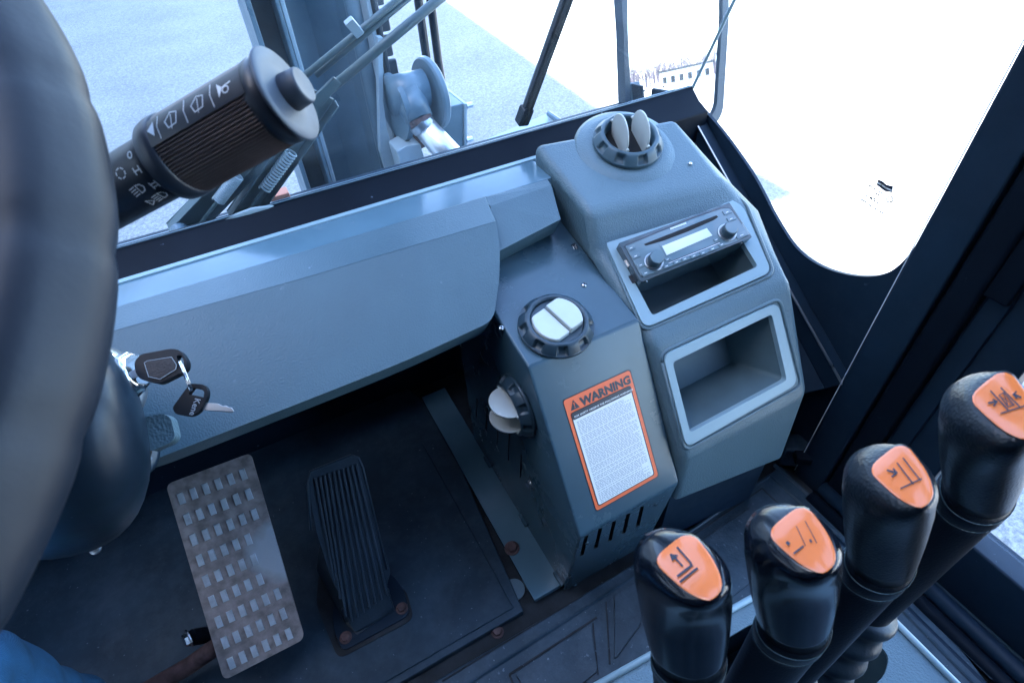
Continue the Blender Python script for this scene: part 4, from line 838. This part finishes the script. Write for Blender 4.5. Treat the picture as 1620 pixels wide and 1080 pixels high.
# ================================================================ MULTIFUNCTION STALK
A0_, A1_ = ud(283, 247, .262), ud(440, 157, .248); sx = (A1_-A0_).normalized(); SL = (A1_-A0_).length
tocam = (CAM-(A0_+A1_)/2); tocam = (tocam-sx*tocam.dot(sx)).normalized(); upv = sx.cross(tocam)
if upv.dot(-RD) < 0: upv = -upv
t = thing('column_switch', A0_, 'black steering column stalk with a ribbed twist grip and white symbols', 'control stalk')
RR = .0180
def cyl(s_, ang, r): a_ = math.radians(ang); return A0_+sx*s_+(tocam*math.cos(a_)+upv*math.sin(a_))*r     # ang 0 faces the camera, + is up
def ring(s_, r, n=72, f=None): return [cyl(s_, 360*k/n, (f(360*k/n) if f else r)) for k in range(n)]
def grr(a_):
    a_ = (a_+180) % 360-180
    if -175 < a_ < 24: return RR+.0006*math.sin(a_*math.pi/180*76)
    return RR+.0004
g = G(); g.rings([ring(.004, 0, 900, grr), ring(SL-.004, 0, 900, grr)]); g.done('twist_grip', 'grip', t, smooth=False)
gg = G(); n_ = 13
v1 = [cyl(.003, 24+40*k/12, RR+.0009) for k in range(13)]; v2 = [cyl(SL-.003, 24+40*k/12, RR+.0009) for k in range(13)]
gg.add(v1+v2, [(k, k+1, 13+k+1, 13+k) for k in range(12)]); gg.done('symbol_band', 'stalk', t)
g = G(); g.rings([ring(-.006, RR*.93), ring(-.005, RR*1.04), ring(-.001, RR*1.08), ring(.003, RR*1.07), ring(.004, RR*1.0)]); g.done('collar', 'stalk', t, smooth=True)
g = G(); g.rings([ring(SL-.005, RR*1.02), ring(SL-.001, RR*1.06), ring(SL+.003, RR*1.03), ring(SL+.004, RR*.9)]); g.done('collar', 'stalk', t, smooth=True)
g = G(); g.rings([ring(-.16, .0135), ring(-.012, .0150), ring(-.004, .0155)]); g.done('barrel', 'stalk', t, smooth=True)
g = G(); g.rings([ring(SL+.003, RR*.9), ring(SL+.0035, RR*1.12), ring(SL+.0045, RR*1.15), ring(SL+.0054, RR*1.11), ring(SL+.0045, RR*.8), ring(SL+.006, RR*.52)]); g.done('end_flange', 'endcap', t, smooth=True)
g = G(); g.rings([ring(SL+.004, RR*.46), ring(SL+.0125, RR*.43), ring(SL+.0133, RR*.425), ring(SL+.0140, RR*.40), ring(SL+.0139, RR*.36), ring(SL+.0136, RR*.05)]); g.done('push_button', 'endcap', t, smooth=True)
# white symbols on the band: u along the stalk in mm, v up in degrees
def mb(u, v): return cyl(u/1000, 44+v*2.8, RR+.0013)
L_ = SL*1000
def sym(nm, fn, wd=.45): g = G(); fn(g, wd); g.done(nm, 'mark', t)
band_icons = G()
def tri_(g, w_): g.add([mb(4.0, 0.5), mb(7.5, 4.0), mb(7.2, -3.6)], [(0, 1, 2)])
sym('arrow_symbol', tri_)
g = G()
for u in (L_*.17, L_*.43, L_*.68): stroke(g, [(u+.4, 5.5), (u-.2, 0), (u+.2, -6)], .35, mb)
g.done('divider_line', 'mark', t)
def wiper_icon(u0, w2=False):
    def f(g, wd):
        c = [(u0-3, -1.5), (u0-2.4, -4.2), (u0+2.4, -4.2), (u0+3.2, 2.0), (u0+1, 3.6), (u0-1.6, 3)]
        stroke(g, [(u0-3.2, 0), (u0+0, 3.4), (u0+3.4, 2), (u0+2.2, -3.2), (u0-2, -3.6)], wd*1.3, mb, True); stroke(g, [(u0-.5, -4.5), (u0+.3, 2)], wd, mb)
    return f
sym('wiper_symbol', wiper_icon(L_*.30), .36); sym('washer_symbol', wiper_icon(L_*.555), .3)
def horn(g, wd):
    u = L_*.80; g.add([mb(u-3.2, 3.4), mb(u-3.0, -3.6), mb(u-1, -.8), mb(u-1, .8)], [(0, 1, 2, 3)]); stroke(g, [(u-1, 0), (u+3.6, 0.8)], .6, mb); stroke(g, arc(u+.8, -1.6, 1.5, 0, 360, 10), .5, mb)
sym('horn_symbol', horn, .3)
def bb(u, v): return cyl(-u/1000, v, .0158)                    # on the slimmer barrel, towards the column
def bsym(nm, strokes, wd=.5):
    g = G()
    for s__ in strokes: stroke(g, s__, wd, lambda u, v: bb(u, v*3.6))
    g.done(nm, 'mark', t)
def zero(u, v): return [arc(u, v, 1.1, 0, 360, 10, 1.4)]
bsym('zero_symbol', zero(11, 10.5), .5)
bsym('one_symbol', [[(9.5, 3.2), (12.5, 3.2)], [(9.5, 5.0+.8), (9.5, .8)], [(12.5, 5.8), (12.5, .8)]][:1]+[[(9.6, 4.6), (9.6, 1.8)], [(12.4, 4.6), (12.4, 1.8)]], .6)
bsym('two_symbol', [[(7.8, -4.2), (10.6, -4.2)], [(7.8, -5.8), (10.6, -5.8)], [(7.7, -3.4), (7.7, -6.6)], [(10.7, -3.4), (10.7, -6.6)]], .5)
def lamp(u, v, s_): return [arc(u-1.2*s_, v, 1.8*s_, -100, 100, 10, 1.0)+[(u-1.2*s_, v-1.8*s_)], [(u-1.2*s_, v+1.8*s_), (u-1.2*s_, v-1.8*s_)]]
def headlamp(u, v): return [[(u, v+2), (u-2.2, v+1.6), (u-3.2, v), (u-2.2, v-1.6), (u, v-2), (u, v+2)]]+[[(u+1, v+k), (u+3.6, v+k-.3)] for k in (-1.8, -.6, .6, 1.8)]
bsym('main_beam_symbol', headlamp(17, -3.5), .42); bsym('dipped_beam_symbol', headlamp(12.5, -11), .42)
bsym('side_light_symbol', [[p, q] for p, q in zip(arc(19, 5.5, 2.3, 0, 360, 12)[::2], arc(19, 5.5, 2.3, 0, 360, 12)[1::2])], .5)
bsym('small_arrow_symbol', [[(20, -9.5), (17, -11.5), (20, -13.5), (20, -9.5)]], .4)

# ================================================================ CONTROL LEVERS
SH = [(1037.5, 887), (1039, 878), (1048, 868), (1059, 859), (1069, 851), (1078, 845), (1090, 843), (1103, 848.5), (1111, 858), (1118.5, 868), (1127, 880), (1134, 892.6), (1139.5, 905), (1142.5, 917), (1143.5, 925), (1142, 933), (1134, 944), (1124, 950), (1111, 948), (1092.6, 939), (1082, 932), (1072, 924), (1055, 909), (1041, 895)]
SH = [(x-1092, y-896) for x, y in SH]
def shape_ring(d0, cx, cy, sc, gx, gy, n=48):               # sticker outline as a ring of n points
    import bisect
    P_ = SH+[SH[0]]; L2 = [0]
    for a_, b_ in zip(P_[:-1], P_[1:]): L2.append(L2[-1]+math.hypot(b_[0]-a_[0], b_[1]-a_[1]))
    out = []
    for k in range(n):
        th = 2*math.pi*k/n
        # intersect with the direction th
        best = None
        for a_, b_ in zip(P_[:-1], P_[1:]):
            cr = (b_[0]-a_[0])*math.sin(th)-(b_[1]-a_[1])*math.cos(th)
            if abs(cr) < 1e-9: continue
            tt = (a_[1]*math.cos(th)-a_[0]*math.sin(th))/cr
            if -1e-6 <= tt <= 1+1e-6:
                x = a_[0]+(b_[0]-a_[0])*tt; y = a_[1]+(b_[1]-a_[1])*tt
                if x*math.cos(th)+y*math.sin(th) > 0: best = (x, y)
        x, y = best; out.append(ud(cx+x*sc, cy+y*sc, d0+gx*x+gy*y))
    return out
def ering(cx, cy, a, b, rot, d, gx=0, gy=0, n=48, sup=2.15):
    out = []; cr, sr = math.cos(math.radians(rot)), math.sin(math.radians(rot))
    for k in range(n):
        th = 2*math.pi*k/n; ex, ey = math.cos(th), math.sin(th); lx, ly = ex*cr+ey*sr, -ex*sr+ey*cr
        r = (abs(lx/a)**sup+abs(ly/b)**sup)**(-1/sup); out.append(ud(cx+ex*r, cy+ey*r, d+gx*ex*r+gy*ey*r))
    return out
GX, GY = -.00008, -.00022
def lever(label, st, head, seam, tail, k, m, icon, dz=0.0):
    base = ud(*tail, .50)
    t = thing('control_lever', base, label, 'lever', 'hydraulic control levers in a row')
    s3 = lambda a_, b_, f: (lerp(a_[0], b_[0], f), lerp(a_[1], b_[1], f)); rg = []
    r0 = shape_ring(.264+dz, *st, 1.03*k, GX, GY); c0 = sum(r0, V())/48; r00 = [lerp(c0, p, .25) for p in r0]; r01 = [lerp(c0, p, .8) for p in r0]
    rg += [r00, r01, r0]
    rg.append([p for p in ering(lerp(st[0], head[0], .25), lerp(st[1], head[1], .25), 70*k, 47*k, 40, .2665+dz, GX, GY)])
    rg.append(ering(lerp(st[0], head[0], .6), lerp(st[1], head[1], .6), 79*k, 54*k, 37, .2715+dz, GX*.8, GY*.8))
    rg.append(ering(*head, 84*k, 60*k, 35, .280+dz, GX*.5, GY*.5))
    for f, d, a_, b_, ro in ((.16, .290, 83, 61, 34), (.36, .302, 78, 60, 32), (.6, .316, 72, 58, 30), (.82, .330, 65, 53, 27), (.96, .338, 60, 49, 25)):
        x, y = s3(head, seam, f); rg.append(ering(x, y, a_*k, b_*k, ro, d+dz))
    g = G(); g.rings(rg); g.done('grip', m, t, smooth=True)
    rg = []
    for f, d, a_, b_ in ((0, .338, 57, 46), (.03, .342, 61, 50), (.08, .347, 61, 50), (.10, .349, 57, 46), (.14, .352, 58, 47), (.4, .372, 53, 43), (.75, .395, 47, 40), (1, .42, 42, 37), (1.5, .46, 30, 27)):
        x, y = s3(seam, tail, f); rg.append(ering(x, y, a_*k, b_*k, 25, d+dz))
    g = G(); g.rings(rg); g.done('collar', 'black', t, smooth=True)
    for f, d, a_, b_ in ((.02, .3405, 61.2, 50.2), (.09, .3482, 60.4, 49.4)):
        x, y = s3(seam, tail, f); lp = ering(x, y, a_*k, b_*k, 25, d+dz); g = G(); g.tube(lp+[lp[0]], .00035, 6); g.done('seam_line', 'console', t, smooth=True)
    x, y = s3(seam, tail, 1.4); g = G(); g.tube([ud(x, y, .45), ud(*s3(seam, tail, 2.2), .56)], .008, 12); g.done('lever_rod', 'zinc', t, smooth=True)
    r0 = shape_ring(.264+dz-.0006, *st, .98*k, GX, GY); g = G(); c0 = sum(r0, V())/48; out = [lerp(c0, p, .5)+ (CAM-c0).normalized()*.0006 for p in r0]; out2 = [lerp(c0, p, .9)+(CAM-c0).normalized()*.0005 for p in r0]
    under = [p-(CAM-c0).normalized()*.0006 for p in r0]
    g.rings([under, r0, out2, out], cap=True); stk = g.done('symbol_plate', 'orange', t, smooth=False, bevel=.0002)
    def mp(u, v):                                           # symbol space: pixels from the plate centre
        return ud(st[0]+u*k, st[1]+v*k, .264+dz-.0022+GX*u+GY*v)
    g = G()
    for wd, pts in icon: stroke(g, pts, wd, mp)
    g.done('engraved_symbol', 'ink', stk)
    # rubber boot under the lever
    g = G(); p0 = ud(*s3(seam, tail, 1.0), .43); p1 = ud(*s3(seam, tail, 1.9), .53)
    pts = []; rs = []
    for q in range(61): f = q/60; pts.append(lerp(p0, p1, f)); rs.append(.020+.014*f+.0022*math.sin(q*.75))
    g.tube(pts, rs, 28); g.done('rubber_boot', 'rubber', t, smooth=True)
    return t
I1 = [(3.4, [(-20, -31), (0, -8), (2, -3)]), (4, [(2, -3), (-19, 13)]), (4, [(10, 2), (-15, 22)]), (3, [(-13, -3), (-24, -15)]), (3.5, [(-27, -14), (-30, -20), (-23, -16)]), (2.5, [(-28, -12), (-31, -20), (-21, -19)])]
I2 = [(3.2, [(-15, 20), (-2, 10)]), (5, [(-26, 4), (-25, 5)]), (3.4, [(10, 0), (11, 2)]), (1.2, [(-12, -22), (2, 8)]), (1.2, [(2, -30), (20, 4)])]
I3 = [(2.2, [(-10, -22), (16, 12)]), (2.2, [(0, -30), (28, 6)]), (2.2, [(-4, 20), (30, 4)]), (3, [(-26, -10), (-12, -6)]), (3, [(-16, -12), (-11, -6), (-18, 0)])]
I4 = [(2.2, [(-24, -22), (2, 6)]), (2.2, [(-8, -27), (20, 1)]), (2.2, [(-8, 12), (30, 0)]), (1.6, [(-11, -16), (-4, -20), (12, -1), (3, 2), (-11, -16)]), (1.2, [(-10, -14), (12, -1)]), (1.2, [(-4, -19), (3, 2)]), (3, [(-27, -4), (-15, -6)]), (2.6, [(-20, -9), (-15, -6), (-19, 0)]), (3, [(22, -13), (12, -17)]), (2.6, [(15, -21), (11, -17), (16, -12)])]
lever('leftmost glossy black lever with an orange plate showing an arrow beside fork lines', (1092, 897), (1080, 905), (1090, 1040), (1080, 1170), 1.0, 'blackg', I1)
lever('second glossy black lever from the left with a half worn orange symbol plate', (1272, 854), (1255, 866), (1258, 988), (1165, 1130), 1.0, 'blackg', I2)
lever('third pebbled black lever whose orange plate shows a mast with one arrow', (1429, 753), (1408, 772), (1396, 885), (1250, 1062), .95, 'blackr', I3)
lever('rightmost pebbled black lever whose orange plate shows a crate between two arrows', (1592, 641), (1566, 668), (1552, 772), (1375, 958), 1.02, 'blackr', I4)
# ---- lever console
LZ = .25
lz = lambda x, y, z=LZ: uz(x, y, z)
t = thing('lever_console', lz(1350, 1000, 0), 'grey steel lever console with a dark cut-out under the four levers', 'console')
o_ = [lz(900, 1110), lz(1040, 1027), lz(1200, 940), lz(1310, 880), lz(1372, 950), lz(1420, 985), lz(1560, 1120), lz(1640, 1210), lz(900, 1600)]
h_ = rnd([lz(1060, 1062), lz(1190, 985), lz(1330, 962), lz(1408, 1036), lz(1400, 1068), lz(1330, 1130), lz(1150, 1180)], .01, 4)
g = G(); g.prism(rnd(o_, [0, 0, 0, .01, 0, 0, 0, 0, 0], 3), (0, 0, -.004), [h_]); g.done('top_plate', 'console', t)
g = G()
f0, f1, f2 = lz(900, 1110), lz(1310, 880), lz(1640, 1210)
g.prism([f0, f1, f1-Z_*.24, f0-Z_*.24], V((.003, -.003, 0))); g.prism([f1, f2, f2-Z_*.24, f1-Z_*.24], V((-.004, 0, 0))); g.done('side_panel', 'sheet', t)
g = G(); g.tube([lz(900, 1108, LZ+.002), lz(1311, 877, LZ+.002)], .004, 10); g.tube([lz(1311, 877, LZ+.002), lz(1640, 1208, LZ+.002)], .004, 10); g.done('rolled_edge', 'trim', t, smooth=True)
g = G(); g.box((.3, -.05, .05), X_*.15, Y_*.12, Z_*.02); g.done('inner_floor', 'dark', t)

# ================================================================ PERSON
t = thing('person', ud(-40, 1150, .75), 'person in blue jeans, only a bent knee in the lower left corner', 'person')
g = G(); kn = ud(-98, 1128, .56); hip = kn+V((-.18, -.42, -.02)); ft = kn+V((-.05, .12, -.42))
mids = [hip, lerp(hip, kn, .4), lerp(hip, kn, .8), kn+V((0, .01, .0)), kn+V((.0, .035, -.06)), lerp(kn, ft, .4), lerp(kn, ft, .8), ft]
rg = []; pts_ = mids; rad = [.085, .078, .068, .062, .060, .058, .050, .045]
u = X_.copy()
N2 = 60; 
for k in range(N2+1):
    f = k/N2*(len(pts_)-1); i = min(int(f), len(pts_)-2); q = f-i; p = lerp(pts_[i], pts_[i+1], q); r = lerp(rad[i], rad[i+1], q)
    dd = (pts_[min(i+1, 7)]-pts_[i]).normalized(); uu = (u-dd*u.dot(dd)).normalized(); ww = dd.cross(uu)
    rg.append([p+(uu*math.cos(b)+ww*math.sin(b))*(r+.0022*math.sin(k*1.1+2*math.sin(b))+.003*math.sin(b*3+k*.35)) for b in (2*math.pi*j/48 for j in range(48))])
g.rings(rg); o = g.done('trousers', 'denim', t, smooth=True)
for q in range(3):
    kk = 26+q*7; ring_ = rg[kk]; g = G(); pts__ = [lerp(rg[kk+int(j*.28)][(8+j) % 48], (CAM), .004) for j in range(0, 22)]; g.tube(pts__, [.001+.0042*math.sin(math.pi*j/21) for j in range(22)], 10); g.done('crease', 'denim', t, smooth=True)
sm_ = o.modifiers.new('smooth', 'SMOOTH'); sm_.factor = .5; sm_.iterations = 3
g = G(); g.rings([[ft+V((math.cos(b)*.045, .06*s2+math.sin(b)*.05, -.02-.03*s2)) for b in (2*math.pi*j/24 for j in range(24))] for s2 in (0, 1)]); g.done('shoe', 'black', t, smooth=True)
# driver seat and tidy: out of frame behind the camera
t = thing('operator_seat', (-.25, -.55, .2), 'black operator seat behind the camera', 'seat')
g = G(); g.box((-.25, -.55, .25), X_*.25, Y_*.25, Z_*.10); g.done('seat', 'black', t, bevel=.04, segs=4)
g = G(); g.box((-.25, -.80, .62), X_*.24, Y_*.06, Z_*.30); g.done('backrest', 'black', t, bevel=.04, segs=4)
